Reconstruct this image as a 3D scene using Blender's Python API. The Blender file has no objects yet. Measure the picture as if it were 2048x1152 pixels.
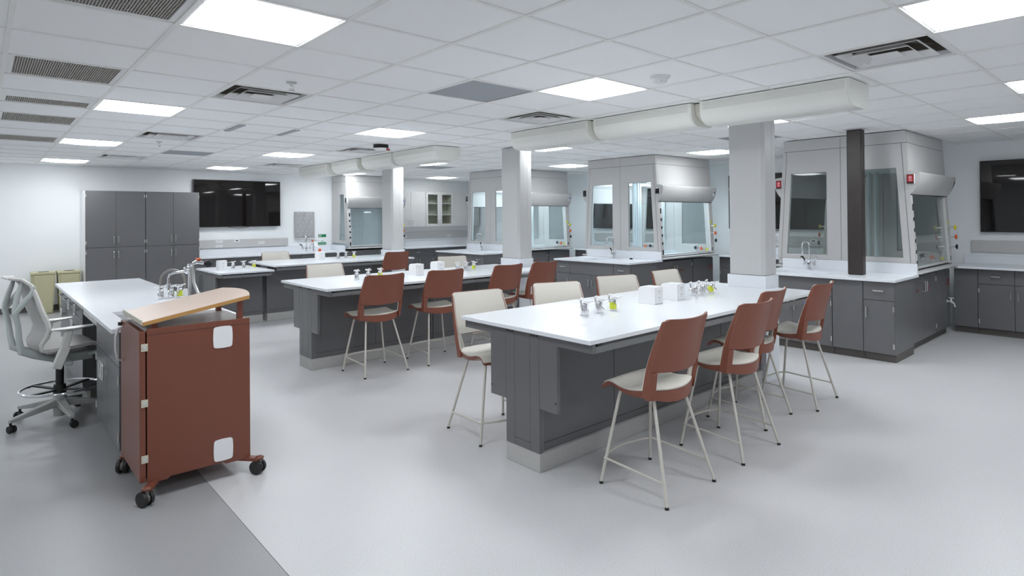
import bpy, math, random
from mathutils import Vector, Matrix
random.seed(7)
C = bpy.context.scene.collection
PI = math.pi
# ------------------------------------------------------------------ room measures (metres)
HC = 1.5694; CE = 2.5288; TZ = 0.877          # camera height, ceiling, bench top
GX, GY, GT = 0.723, 0.8976, 0.61              # ceiling grid origin and pitch
WY, BX = 13.30, 10.18                         # left wall (Y), back wall (X)
RX, RY = -3.4, -3.6                           # walls behind the camera

def lin(c): return c/12.92 if c <= .04045 else ((c+.055)/1.055)**2.4
def srgb(r, g, b): return (lin(r/255), lin(g/255), lin(b/255))

# ------------------------------------------------------------------ materials
def mat(name, col, rough=.5, metal=0., var=.04, scale=8., bump=0., spec=.5, coat=0., stretch=None):
    m = bpy.data.materials.new(name); m.use_nodes = True
    nt = m.node_tree; b = nt.nodes['Principled BSDF']
    tc = nt.nodes.new('ShaderNodeTexCoord'); no = nt.nodes.new('ShaderNodeTexNoise')
    no.inputs['Scale'].default_value = scale; no.inputs['Detail'].default_value = 4
    if stretch:
        mp = nt.nodes.new('ShaderNodeMapping'); mp.inputs['Scale'].default_value = stretch
        nt.links.new(tc.outputs['Object'], mp.inputs[0]); nt.links.new(mp.outputs[0], no.inputs['Vector'])
    else: nt.links.new(tc.outputs['Object'], no.inputs['Vector'])
    mx = nt.nodes.new('ShaderNodeMix'); mx.data_type = 'RGBA'
    mx.inputs['A'].default_value = tuple(max(0, c*(1-var)) for c in col)+(1,)
    mx.inputs['B'].default_value = tuple(min(1, c*(1+var)) for c in col)+(1,)
    nt.links.new(no.outputs['Fac'], mx.inputs['Factor']); nt.links.new(mx.outputs['Result'], b.inputs['Base Color'])
    b.inputs['Roughness'].default_value = rough; b.inputs['Metallic'].default_value = metal
    b.inputs['Specular IOR Level'].default_value = spec
    if coat: b.inputs['Coat Weight'].default_value = coat; b.inputs['Coat Roughness'].default_value = .1
    if bump:
        bp = nt.nodes.new('ShaderNodeBump'); bp.inputs['Strength'].default_value = bump; bp.inputs['Distance'].default_value = .002
        nt.links.new(no.outputs['Fac'], bp.inputs['Height']); nt.links.new(bp.outputs[0], b.inputs['Normal'])
    return m
def emit(name, col, s):
    m = bpy.data.materials.new(name); m.use_nodes = True; b = m.node_tree.nodes['Principled BSDF']
    b.inputs['Base Color'].default_value = (.8, .8, .8, 1) if s > 2 else tuple(c*.1 for c in col)+(1,)
    b.inputs['Emission Color'].default_value = tuple(col)+(1,); b.inputs['Emission Strength'].default_value = s
    return m
def glass(name, tint):
    m = bpy.data.materials.new(name); m.use_nodes = True; nt = m.node_tree
    for n in list(nt.nodes): nt.nodes.remove(n)
    out = nt.nodes.new('ShaderNodeOutputMaterial'); mix = nt.nodes.new('ShaderNodeMixShader')
    tr = nt.nodes.new('ShaderNodeBsdfTransparent'); tr.inputs[0].default_value = tuple(tint)+(1,)
    gl = nt.nodes.new('ShaderNodeBsdfGlossy'); gl.inputs['Roughness'].default_value = .02
    fr = nt.nodes.new('ShaderNodeFresnel'); fr.inputs[0].default_value = 1.5
    ge = nt.nodes.new('ShaderNodeNewGeometry'); ma = nt.nodes.new('ShaderNodeMath'); ma.operation = 'MULTIPLY_ADD'
    ma.inputs[1].default_value = -1; ma.inputs[2].default_value = 1; nt.links.new(ge.outputs['Backfacing'], ma.inputs[0])
    mu = nt.nodes.new('ShaderNodeMath'); mu.operation = 'MULTIPLY'; nt.links.new(fr.outputs[0], mu.inputs[0]); nt.links.new(ma.outputs[0], mu.inputs[1])
    nt.links.new(mu.outputs[0], mix.inputs[0]); nt.links.new(tr.outputs[0], mix.inputs[1]); nt.links.new(gl.outputs[0], mix.inputs[2])
    nt.links.new(mix.outputs[0], out.inputs[0]); return m
def speckle(name, col, rough):
    m = mat(name, col, rough, var=.03, scale=2.5)
    nt = m.node_tree; b = nt.nodes['Principled BSDF']; mx = [n for n in nt.nodes if n.type == 'MIX'][0]
    tc = [n for n in nt.nodes if n.type == 'TEX_COORD'][0]
    n2 = nt.nodes.new('ShaderNodeTexNoise'); n2.inputs['Scale'].default_value = 170; n2.inputs['Detail'].default_value = 3
    nt.links.new(tc.outputs['Object'], n2.inputs['Vector'])
    cr = nt.nodes.new('ShaderNodeValToRGB'); cr.color_ramp.elements[0].position = .35; cr.color_ramp.elements[1].position = .66
    cr.color_ramp.elements[0].color = (.88, .88, .88, 1); cr.color_ramp.elements[1].color = (1.08, 1.08, 1.08, 1)
    nt.links.new(n2.outputs['Fac'], cr.inputs[0])
    ml = nt.nodes.new('ShaderNodeMix'); ml.data_type = 'RGBA'; ml.blend_type = 'MULTIPLY'; ml.inputs['Factor'].default_value = 1
    nt.links.new(mx.outputs['Result'], ml.inputs['A']); nt.links.new(cr.outputs[0], ml.inputs['B'])
    nt.links.new(ml.outputs['Result'], b.inputs['Base Color']); return m

M = {}
M['wall'] = mat('wall_paint', (.86, .88, .895), .6, var=.01, scale=3)
M['wallback'] = mat('back_wall_paint', (.60, .67, .70), .6, var=.01, scale=3)
M['tile'] = mat('ceiling_tile', (.94, .945, .95), .9, var=.012, scale=140, bump=.2)
M['grid'] = mat('ceiling_grid_metal', (.86, .85, .83), .5)
M['tilewhite'] = mat('white_enamel', (.80, .80, .80), .4)
M['floor'] = speckle('floor_vinyl_light', (.61, .608, .617), .36)
M['floordark'] = speckle('floor_vinyl_dark', (.345, .348, .355), .36)
M['base'] = mat('rubber_base', (.09, .085, .08), .6)
M['top'] = mat('white_quartz', (.775, .80, .84), .23, var=.003, scale=60)
M['cab'] = mat('charcoal_laminate', (.140, .140, .145), .31, var=.04, scale=4)
M['cabdark'] = mat('charcoal_shadow_reveal', (.03, .028, .027), .6)
M['steelrail'] = mat('grey_steel_rail', (.17, .175, .185), .4)
M['hood'] = mat('hood_grey_enamel', (.54, .535, .53), .30, var=.02, scale=3)
M['hoodlight'] = mat('hood_trim_aluminium', (.58, .58, .58), .3)
M['liner'] = mat('hood_white_liner', (.75, .80, .83), .4)
M['col'] = mat('column_grey_enamel', (.56, .56, .56), .3, var=.02, scale=2)
M['uppers'] = mat('light_grey_laminate', (.50, .495, .49), .45)
M['rust'] = mat('rust_plastic', (.228, .073, .044), .42, var=.05, scale=30, bump=.03)
M['rustmetal'] = mat('rust_lacquer', (.170, .052, .030), .36, var=.04, scale=20)
M['cream'] = mat('cream_plastic', (.66, .63, .57), .45)
M['leg'] = mat('cream_steel_tube', (.60, .575, .52), .35)
M['black'] = mat('black_rubber', (.012, .011, .011), .5)
M['chrome'] = mat('chrome', (.80, .80, .82), .10, metal=1., var=.01)
M['nickel'] = mat('satin_nickel', (.70, .69, .66), .28, metal=1.)
M['steel'] = mat('brushed_stainless', (.62, .62, .61), .32, metal=1., stretch=(1, 1, 30))
M['wood'] = mat('maple_laminate', (.60, .455, .365), .34, var=.07, scale=6, stretch=(1.5, 14, 14))
M['woodedge'] = mat('maple_edge_band', (.45, .24, .075), .5)
M['white'] = mat('white_plastic', (.78, .78, .79), .35)
M['offwhite'] = mat('grey_white_plastic', (.55, .55, .56), .4)
M['beige'] = mat('beige_plastic', (.55, .52, .42), .45)
M['bin'] = mat('cream_bin_plastic', (.50, .47, .30), .55)
M['tv'] = mat('television_glass', (.008, .006, .006), .025, spec=.5)
M['tvframe'] = mat('television_bezel', (.01, .01, .01), .3)
M['darksteel'] = mat('dark_primed_steel', (.035, .027, .025), .42, var=.25, scale=9, bump=.1)
M['kick'] = speckle('concrete_plinth', (.49, .485, .47), .5)
M['kickdark'] = mat('toe_kick_rubber', (.12, .11, .10), .55)
M['duct'] = mat('cream_white_duct', (.82, .82, .775), .28, var=.01)
M['ductperf'] = mat('perforated_duct_metal', (.72, .72, .67), .5, var=.10, scale=90)
M['ductcol'] = mat('duct_collar_fabric', (.60, .59, .52), .5)
M['yellow'] = mat('yellow_plastic', (.70, .62, .02), .4)
M['lime'] = mat('lime_label', (.66, .72, .05), .45)
M['orange'] = mat('orange_red_plastic', (.72, .12, .03), .4)
M['blueblack'] = mat('navy_plastic', (.012, .014, .03), .35)
M['redscreen'] = emit('red_display', (.45, .02, .02), .16)
M['pinkled'] = emit('lit_display_text', (.95, .55, .75), .40)
M['bluescreen'] = mat('blue_display', (.06, .10, .40), .25)
M['green'] = mat('green_sign', (.01, .22, .09), .45)
M['redtext'] = mat('red_lettering', (.30, .025, .015), .5)
M['greypanel'] = mat('grey_return_panel', (.36, .38, .41), .5)
M['grille'] = mat('grille_bronze', (.46, .44, .41), .45)
M['plenum'] = mat('plenum_painted_shade', (.19, .17, .145), .8)  # dark colour stands in for the shade inside the vent pans
M['peg'] = mat('pegboard_grey', (.40, .40, .41), .35)
M['mesh'] = mat('chair_mesh_fabric', (.43, .42, .41), .7, bump=.3, scale=200)
M['frame'] = mat('chair_frame_plastic', (.50, .54, .53), .4)
M['frame2'] = mat('chair_pale_plastic', (.66, .65, .63), .4)
M['chairbase'] = mat('chair_base_grey', (.40, .40, .39), .35)
M['hose'] = mat('grey_rubber_hose', (.20, .185, .17), .4)
M['redlens'] = mat('red_lens', (.38, .02, .015), .3)
M['blue'] = mat('blue_tape', (.03, .20, .80), .5)
M['lamp'] = emit('light_panel', (.93, .97, 1.0), 7.2)
M['hoodlamp'] = emit('hood_lamp_tube', (.82, .93, 1.0), 9.0)
M['glass'] = glass('hood_glass', (.93, .955, .955))
M['glassdark'] = glass('hood_glass_grey', (.86, .88, .87))

# ------------------------------------------------------------------ mesh helper
class MB:
    def __init__(s): s.v = []; s.f = []; s.m = []; s.cur = 0
    def add(s, vs, fs):
        b = len(s.v); s.v += [tuple(v) for v in vs]; s.f += [tuple(b+i for i in f) for f in fs]; s.m += [s.cur]*len(fs); return s
    def box(s, x0, x1, y0, y1, z0, z1):
        return s.add([(x0,y0,z0),(x1,y0,z0),(x1,y1,z0),(x0,y1,z0),(x0,y0,z1),(x1,y0,z1),(x1,y1,z1),(x0,y1,z1)],
                     [(3,2,1,0),(4,5,6,7),(0,1,5,4),(1,2,6,5),(2,3,7,6),(3,0,4,7)])
    def prism(s, poly, axis, lo, hi):
        n = len(poly)
        def P(a, b, t): return {'x':(t,a,b), 'y':(a,t,b), 'z':(a,b,t)}[axis]
        a = sum(poly[i][0]*poly[(i+1)%n][1]-poly[(i+1)%n][0]*poly[i][1] for i in range(n))
        if (a < 0) != (axis == 'y'): poly = poly[::-1]
        vs = [P(*p, lo) for p in poly]+[P(*p, hi) for p in poly]
        return s.add(vs, [tuple(range(n-1, -1, -1)), tuple(range(n, 2*n))]+[(i, (i+1)%n, n+(i+1)%n, n+i) for i in range(n)])
    def frame(s, p0, p1):
        d = (Vector(p1)-Vector(p0)).normalized(); up = Vector((0,0,1)) if abs(d.z) < .95 else Vector((1,0,0))
        a = d.cross(up).normalized(); return d, a, a.cross(d).normalized()
    def cyl(s, p0, p1, r0, r1=None, n=14):
        r1 = r0 if r1 is None else r1; d, a, b = s.frame(p0, p1); vs = []
        for p, r in ((Vector(p0), r0), (Vector(p1), r1)):
            vs += [p+(a*math.cos(2*PI*i/n)+b*math.sin(2*PI*i/n))*r for i in range(n)]
        return s.add(vs, [tuple(range(n)), tuple(range(2*n-1, n-1, -1))]+[(i, n+i, n+(i+1)%n, (i+1)%n) for i in range(n)])
    def tube(s, pts, r, n=10, closed=False):
        pts = [Vector(p) for p in pts]; k = len(pts); vs = []; ref = None
        for i, p in enumerate(pts):
            if closed: d = (pts[(i+1)%k]-pts[i-1]).normalized()
            else: d = (pts[min(i+1, k-1)]-pts[max(i-1, 0)]).normalized()
            if ref is None:
                up = Vector((0,0,1)) if abs(d.z) < .9 else Vector((1,0,0)); ref = d.cross(up).normalized()
            ref = (ref-d*ref.dot(d)).normalized(); b = ref.cross(d)
            rr = r[i] if isinstance(r, (list, tuple)) else r
            vs += [p+(ref*math.cos(2*PI*j/n)+b*math.sin(2*PI*j/n))*rr for j in range(n)]
        fs = []
        for i in range(k if closed else k-1):
            i2 = (i+1)%k
            fs += [(i*n+j, i2*n+j, i2*n+(j+1)%n, i*n+(j+1)%n) for j in range(n)]
        if not closed: fs += [tuple(range(n)), tuple(range(k*n-1, k*n-n-1, -1))]
        return s.add(vs, fs)
    def lathe(s, prof, c, n=20):
        vs = []; k = len(prof)
        for r, z in prof: vs += [(c[0]+r*math.cos(2*PI*i/n), c[1]+r*math.sin(2*PI*i/n), c[2]+z) for i in range(n)]
        fs = [(i*n+j, i*n+(j+1)%n, (i+1)*n+(j+1)%n, (i+1)*n+j) for i in range(k-1) for j in range(n)]
        return s.add(vs, fs+[tuple(range(n-1, -1, -1)), tuple(range((k-1)*n, k*n))])
    def bar(s, p0, p1, w, h):
        d, a, b = s.frame(p0, p1); vs = []
        for p in (Vector(p0), Vector(p1)):
            vs += [p+a*sx*w/2+b*sy*h/2 for sx, sy in ((-1,-1),(1,-1),(1,1),(-1,1))]
        return s.add(vs, [(0,1,2,3),(7,6,5,4),(0,4,5,1),(1,5,6,2),(2,6,7,3),(3,7,4,0)])
    def slab(s, grid_a, grid_b):
        """closed solid between two equal vertex grids"""
        nr, nc = len(grid_a), len(grid_a[0]); vs = [p for r in grid_a for p in r]+[p for r in grid_b for p in r]; o = nr*nc
        I = lambda r, c: r*nc+c; fs = []
        for r in range(nr-1):
            for c in range(nc-1):
                q = (I(r,c), I(r,c+1), I(r+1,c+1), I(r+1,c)); fs.append(q); fs.append(tuple(o+i for i in q[::-1]))
        ring = [I(0,c) for c in range(nc)]+[I(r,nc-1) for r in range(1,nr)]+[I(nr-1,c) for c in range(nc-2,-1,-1)]+[I(r,0) for r in range(nr-2,0,-1)]
        for i in range(len(ring)):
            a, b = ring[i], ring[(i+1)%len(ring)]; fs.append((b, a, o+a, o+b))
        return s.add(vs, fs)
    def ell(s, c, rx, ry, rz, n=14, k=8):
        vs = []; 
        for i in range(1, k):
            t = PI*i/k
            vs += [(c[0]+rx*math.sin(t)*math.cos(2*PI*j/n), c[1]+ry*math.sin(t)*math.sin(2*PI*j/n), c[2]+rz*math.cos(t)) for j in range(n)]
        fs = [(i*n+j, (i+1)*n+j, (i+1)*n+(j+1)%n, i*n+(j+1)%n) for i in range(k-2) for j in range(n)]
        return s.add(vs, fs+[tuple(range(n)), tuple(range((k-1)*n-1, (k-2)*n-1, -1))])
def origin(o):
    p = Vector((0,0,0))
    while o is not None: p += o.location; o = o.parent
    return p
def build(name, mb, mats, parent=None, label=None, bevel=0, smooth=True, local=False, angle=35):
    me = bpy.data.meshes.new(name); off = Vector((0,0,0)) if (parent is None or local) else origin(parent)
    me.from_pydata([(v[0]-off.x, v[1]-off.y, v[2]-off.z) for v in mb.v], [], mb.f)
    for m in (mats if isinstance(mats, list) else [mats]): me.materials.append(M[m])
    if len(me.materials) > 1:
        for p, k in zip(me.polygons, mb.m): p.material_index = k
    me.update()
    if smooth:
        me.polygons.foreach_set('use_smooth', [True]*len(me.polygons)); me.set_sharp_from_angle(angle=math.radians(angle))
    o = bpy.data.objects.new(name, me); C.objects.link(o); o.parent = parent
    if label: o['label'] = label
    if bevel:
        b = o.modifiers.new('edge', 'BEVEL'); b.width = bevel; b.segments = 2; b.limit_method = 'ANGLE'; b.angle_limit = math.radians(40)
    return o
def tag(o, label, cat, group=None):
    o['label'] = label; o['category'] = cat
    if group: o['group'] = group
    return o
def thing(name, label, cat, loc=(0,0,0), rot=0, group=None):
    o = bpy.data.objects.new(name, None); C.objects.link(o); o.location = loc; o.rotation_euler = (0,0,rot); o.empty_display_size = .1
    return tag(o, label, cat, group)
def struct(name, mb, mats, parent=None, **k):
    o = build(name, mb, mats, parent, **k)
    if parent is None: o['kind'] = 'structure'
    return o
def kids(o): return [c for c in bpy.data.objects if c.parent == o]
def copy_tree(o, parent=None):
    c = o.copy(); C.objects.link(c); c.parent = parent
    for ch in kids(o): copy_tree(ch, c)
    return c
def B(*a): return MB().box(*a)
def arc(c, r, a0, a1, n, plane='xz', y=0):
    out = []
    for i in range(n+1):
        t = a0+(a1-a0)*i/n; u, w = r*math.cos(t), r*math.sin(t)
        out.append({'xz':(c[0]+u, c[1], c[2]+w), 'yz':(c[0], c[1]+u, c[2]+w), 'xy':(c[0]+u, c[1]+w, c[2])}[plane])
    return out

# ------------------------------------------------------------------ camera
cam = bpy.data.cameras.new('camera'); co = bpy.data.objects.new('camera', cam); C.objects.link(co)
F, PX, PY, YW, PT, RL = 1199.51154, 1050.07986, 425.69378, 0.83233, 0.0062, -0.00798
cy, sy, cp, sp, cr, sr = math.cos(YW), math.sin(YW), math.cos(PT), math.sin(PT), math.cos(RL), math.sin(RL)
fw = Vector((cp*cy, cp*sy, sp)); rt = Vector((sy, -cy, 0)); up = rt.cross(fw)
r2 = rt*cr+up*sr; u2 = up*cr-rt*sr
co.matrix_world = Matrix(((r2.x, u2.x, -fw.x, 0), (r2.y, u2.y, -fw.y, 0), (r2.z, u2.z, -fw.z, HC), (0,0,0,1)))
cam.sensor_width = 36; cam.lens = F/2048*36; cam.shift_x = -(PX-1024)/2048; cam.shift_y = (PY-576)/2048
cam.clip_start = .05; bpy.context.scene.camera = co

# ------------------------------------------------------------------ the room
fl = MB(); fl.box(1.005, BX+.1, RY-.1, WY+.1, -.06, 0)
fl.cur = 1; fl.box(RX-.1, 1.002, RY-.1, WY+.1, -.06, 0)
fl.cur = 2; fl.box(1.002, 1.005, RY-.1, WY+.1, -.06, -.0005)
struct('floor', fl, ['floor', 'floordark', 'base'], smooth=False)
struct('wall_left', B(RX-.1, BX+.1, WY, WY+.1, 0, CE+.03), 'wall', smooth=False)
struct('wall_back', B(BX, BX+.1, RY-.1, WY, 0, CE+.03), 'wall', smooth=False)
struct('wall_right', B(RX-.1, BX, RY-.1, RY, 0, CE+.03), 'wall', smooth=False)
struct('wall_front', B(RX-.1, RX, RY, WY, 0, CE+.03), 'wall', smooth=False)
struct('baseboard_left', MB().prism([(WY-.002, 0), (WY-.014, 0), (WY-.009, .012), (WY-.008, .10), (WY-.002, .10)], 'x', RX, 1.325), 'base', smooth=False)

LIGHTS = [(0,3),(4,3),(0,8),(0,13),(0,18),(4,8),(4,13),(4,18),(8,8),(12,11),(8,13),(12,18),(8,18),(12,6),(8,3),(4,-1),(8,-1),(11,0),
          (-4,3),(-4,8),(-4,13),(0,-2),(-4,-2),(-4,18)]  # this row: unseen panels continuing the grid, added to light the room
DIFF = [(1,6),(1,11),(1,16),(5,5),(5,11),(5,16),(5,0)]
GRILLE = [(-1,3,1),(-1,6,1),(-1,8,.42),(-1,10,1),(-1,13,1)]
PANEL = [(3,4),(2,14),(9,14),(10,4)]
def cell(i, j): return GX+GT*i, GX+GT*(i+1), GY+GT*j, GY+GT*(j+1)
skip = set(LIGHTS) | set(DIFF) | {g[:2] for g in GRILLE} | set(PANEL)
cm = MB(); cg = MB()
for i in range(-7, 16):
    for j in range(-8, 21):
        a, b, c, d = cell(i, j); a, b, c, d = max(a, RX), min(b, BX), max(c, RY), min(d, WY)
        if (i, j) in skip or b <= a or d <= c: continue
        cm.box(a, b, c, d, CE+.006, CE+.02)
for i in range(-7, 17):
    x = GX+GT*i
    if RX < x < BX: cg.box(x-.0115, x+.0115, RY, WY, CE, CE+.0055)
for j in range(-8, 22):
    y = GY+GT*j
    if RY < y < WY:
        for i in range(-7, 16):
            a, b = max(GX+GT*i+.0117, RX), min(GX+GT*(i+1)-.0117, BX)
            if b > a: cg.box(a, b, y-.0115, y+.0115, CE+.0004, CE+.0055)
struct('ceiling', cm, 'tile', smooth=False)
struct('trim_1', cg, 'grid', smooth=False)

# ------------------------------------------------------------------ ceiling lights
LL = {(0,3):'large square ceiling light panel at the top edge above the wooden lectern cart', (4,3):'square ceiling light panel between the grey ceiling panel and the smoke detector',
 (0,8):'square ceiling light panel beside the second bronze ceiling grille, above the instructor bench', (0,13):'square ceiling light panel beside the last bronze ceiling grille, third of the left row',
 (0,18):'square ceiling light panel touching the left wall, last of the left row', (4,8):'square ceiling light panel just before the red and white dome device',
 (4,13):'square ceiling light panel in front of the cabinets wall, between two louvred diffusers', (4,18):'square ceiling light panel by the wall over the left television',
 (8,8):'square ceiling light panel behind the middle slim grey column', (12,11):'square ceiling light panel between the middle fume hood and the hood behind the middle column',
 (8,13):'square ceiling light panel behind the far slim grey column, under the far duct', (12,18):'square ceiling light panel in front of the light grey wall cabinets',
 (8,18):'square ceiling light panel over the small corner fume hood', (12,6):'square ceiling light panel between the middle fume hood and the thick grey column',
 (8,3):'square ceiling light panel directly behind the thick grey column, partly covered by near duct', (4,-1):'large square ceiling light panel at the top right corner of the photo',
 (8,-1):'square ceiling light panel cut by the right edge, second of the right row', (11,0):'square ceiling light panel nearest the right television',
 (-4,3):'unseen square ceiling light panel, added out of frame beside the lectern', (-4,8):'unseen square ceiling light panel, added out of frame left of the task chair', (-4,13):'unseen square ceiling light panel, added out of frame left of the bins',
 (0,-2):'unseen square ceiling light panel, added out of frame behind the camera', (-4,-2):'unseen square ceiling light panel, added out of frame in the rear corner', (-4,18):'unseen square ceiling light panel, added out of frame in the left corner'}
lp = None
for (i, j) in LIGHTS:
    a, b, c, d = cell(i, j); cx, cyy = (a+b)/2, (c+d)/2
    if lp is None:
        lp = thing('ceiling_light', LL[(i,j)], 'ceiling light', (cx, cyy, CE), 0, 'square ceiling light panels')
        fr = MB(); h = .304
        for q in ((-h, h, -h, -h+.022), (-h, h, h-.022, h), (-h, -h+.022, -h+.022, h-.022), (h-.022, h, -h+.022, h-.022)): fr.box(q[0], q[1], q[2], q[3], .0062, .03)
        fr.box(-h, h, -h, h, .031, .036)
        build('frame', fr, 'tilewhite', lp, local=True, smooth=False)
        n = 12; g = []
        for r in range(n+1):
            row = []
            for k in range(n+1):
                u, v = -1+2*k/n, -1+2*r/n
                row.append((u*.282, v*.282, .010-.030*(1-u**4)*(1-v**4)))
            g.append(row)
        build('diffuser', MB().slab([[(p[0],p[1],p[2]+.01) for p in r_] for r_ in g], g), 'lamp', lp, local=True)
    else:
        o = copy_tree(lp); o.location = (cx, cyy, CE); o['label'] = LL[(i,j)]

# ------------------------------------------------------------------ louvred diffusers
DL = {(1,6):'louvred square air diffuser beside the sprinkler head nearest the desk', (1,11):'louvred square air diffuser in the second row from the left, middle one', (1,16):'louvred square air diffuser above the tall dark cabinets near the wall',
 (5,5):'louvred square air diffuser just before the near cream duct', (5,11):'louvred square air diffuser under the red and white dome device', (5,16):'louvred square air diffuser at the far end of the far duct',
 (5,0):'large louvred square air diffuser at upper right, beyond the end of the near duct'}
dp = None
for (i, j) in DIFF:
    a, b, c, d = cell(i, j); cx, cyy = (a+b)/2, (c+d)/2
    if dp is None:
        dp = thing('air_diffuser', DL[(i,j)], 'air vent', (cx, cyy, CE), 0, 'louvred ceiling air diffusers')
        def ring(mb, ho, zo, hi, zi, t=.004):
            for k in range(4):
                R = Matrix.Rotation(k*PI/2, 3, 'Z')
                top = [[R@Vector(p) for p in ((-ho, -ho, zo+t), (ho, -ho, zo+t))], [R@Vector(p) for p in ((-hi, -hi, zi+t), (hi, -hi, zi+t))]]
                bot = [[R@Vector(p) for p in ((-ho, -ho, zo), (ho, -ho, zo))], [R@Vector(p) for p in ((-hi, -hi, zi), (hi, -hi, zi))]]
                mb.slab(bot, top)
        fr = MB(); ring(fr, .304, .0062, .272, .0065); ring(fr, .272, .0065, .266, .03); build('frame', fr, 'tilewhite', dp, local=True, smooth=False)
        pn = MB(); ring(pn, .270, .032, .270, .17, .002); pn.box(-.27, .27, -.27, .27, .172, .178)
        for k in range(4): pn.bar((0, 0, .1), (.21*math.cos(PI/4+k*PI/2)*1.3, .21*math.sin(PI/4+k*PI/2)*1.3, .075), .012, .02)
        build('back_pan', pn, 'plenum', dp, local=True, smooth=False)
        for ho, zo, hi, zi in ((.222, .000, .178, .034), (.152, -.004, .112, .030)):
            lv = MB(); ring(lv, ho, zo, hi, zi); build('louvre_ring', lv, 'tilewhite', dp, local=True, smooth=False)
        build('centre_plate', B(-.075, .075, -.075, .075, -.006, .002), 'tilewhite', dp, local=True, bevel=.004)
    else:
        o = copy_tree(dp); o.location = (cx, cyy, CE); o['label'] = DL[(i,j)]

GL = ['wide bronze egg-crate ceiling grille cut by the top left edge', 'wide bronze egg-crate ceiling grille, largest one fully in view at upper left', 'narrow strip bronze ceiling grille, half the depth of its neighbours',
      'bronze egg-crate ceiling grille just beyond the narrow strip grille', 'bronze egg-crate ceiling grille farthest along the left row']
for (i, j, dpth), lb in zip(GRILLE, GL):
    a, b, c, d = cell(i, j)
    t = thing('ceiling_grille', lb, 'air vent', ((a+b)/2, (c+d)/2, CE), 0, 'bronze ceiling grilles along the left row')
    y0, y1 = c+.035, d-.035
    if dpth < 1: y0 = d-.29
    x0, x1 = a+.045, b-.045
    fr = MB()
    for q in ((a+.002, x0, c+.002, d-.002), (x1, b-.002, c+.002, d-.002), (x0, x1, c+.002, y0), (x0, x1, y1, d-.002)): fr.box(*q, CE+.006, CE+.02)
    build('frame', fr, 'tilewhite', t, smooth=False)
    sl = MB(); n = int((x1-x0)/.012); k = int((y1-y0)/.024)
    for q in range(n+1): x = x0+(x1-x0)*q/n; sl.box(x-.002, x+.002, y0, y1, CE+.006, CE+.02)
    for q in range(k+1): y = y0+(y1-y0)*q/k; sl.box(x0, x1, y-.002, y+.002, CE+.009, CE+.018)
    build('egg_crate', sl, 'grille', t, smooth=False)
    build('back_pan', B(x0, x1, y0, y1, CE+.034, CE+.038), 'plenum', t, smooth=False)
for (i, j), lb in zip(PANEL, ['plain mid grey square ceiling panel beside the light, largest grey panel', 'plain grey square ceiling panel far left in front of the tall cabinets', 'plain grey square ceiling panel far back near the corner hood', 'plain grey square ceiling panel behind the thick column']):
    a, b, c, d = cell(i, j)
    tag(build('ceiling_panel', B(a+.013, b-.013, c+.013, d-.013, CE+.0062, CE+.02), 'greypanel', smooth=False), lb, 'ceiling panel', 'grey ceiling panels')
for x, lb in ((2.0, 'thin grey slot vent strip in the ceiling, nearer the desk'), (2.56, 'thin grey slot vent strip in the ceiling, nearer the middle of the room')):
    tag(build('slot_vent', B(x-.028, x+.028, 6.48, 7.03, CE-.004, CE+.004), 'greypanel', smooth=False), lb, 'air vent', 'ceiling slot vents')
# sprinklers
sp_ = None
for (x, y), lb in zip([(1.64, 4.25), (1.65, 8.53), (5.41, 8.08), (9.11, 4.33)], ['chrome sprinkler head beside the largest left louvred diffuser', 'chrome sprinkler head below the middle left louvred diffuser', 'chrome sprinkler head beyond the far duct, near the middle column', 'chrome sprinkler head between the thick column and the right fume hood']):
    if sp_ is None:
        sp_ = thing('sprinkler_head', lb, 'sprinkler', (x, y, CE), 0, 'ceiling sprinkler heads')
        build('escutcheon', MB().lathe([(.012, -.004), (.034, -.003), (.036, .0055)], (0,0,0), 18), 'steel', sp_, local=True)
        bd = MB(); bd.cyl((0,0,-.002), (0,0,-.02), .010)
        bd.tube([(-.012,0,-.016), (-.014,0,-.034), (-.004,0,-.046)], .003, 6); bd.tube([(.012,0,-.016), (.014,0,-.034), (.004,0,-.046)], .003, 6)
        build('body', bd, 'chrome', sp_, local=True)
        build('deflector', MB().lathe([(.004, -.055), (.022, -.053), (.022, -.050), (.004, -.046)], (0,0,0), 16), 'chrome', sp_, local=True)
    else:
        o = copy_tree(sp_); o.location = (x, y, CE); o['label'] = lb
t = thing('smoke_detector', 'white round smoke detector on a ceiling tile', 'smoke detector', (3.50, 2.44, CE))
build('base', MB().lathe([(.062, -.008), (.072, -.002), (.072, .005)], (3.5, 2.44, CE), 24), 'white', t)
build('sensor_dome', MB().lathe([(.018, -.046), (.036, -.042), (.046, -.030), (.058, -.010)], (3.5, 2.44, CE), 24), 'white', t)
sl = MB()
for k in range(8): a = k*PI/4; sl.box(3.5+.040*math.cos(a)-.004, 3.5+.040*math.cos(a)+.004, 2.44+.040*math.sin(a)-.004, 2.44+.040*math.sin(a)+.004, CE-.036, CE-.030)
build('vent_slots', sl, 'offwhite', t)
t = thing('alarm_strobe', 'round ceiling device with white dome, black collar and red side lens', 'alarm', (3.92, 7.12, CE))
build('collar', MB().lathe([(.085, -.045), (.10, -.03), (.095, .004)], (3.92, 7.12, CE), 24), 'black', t)
build('dome', MB().lathe([(.03, -.078), (.075, -.070), (.10, -.050), (.10, -.045)], (3.92, 7.12, CE), 24), 'white', t)
build('red_lens', MB().tube(arc((3.92, 7.12, CE-.062), .106, -1.25, -.10, 8, 'xy'), .013, 8), 'redlens', t)

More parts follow.
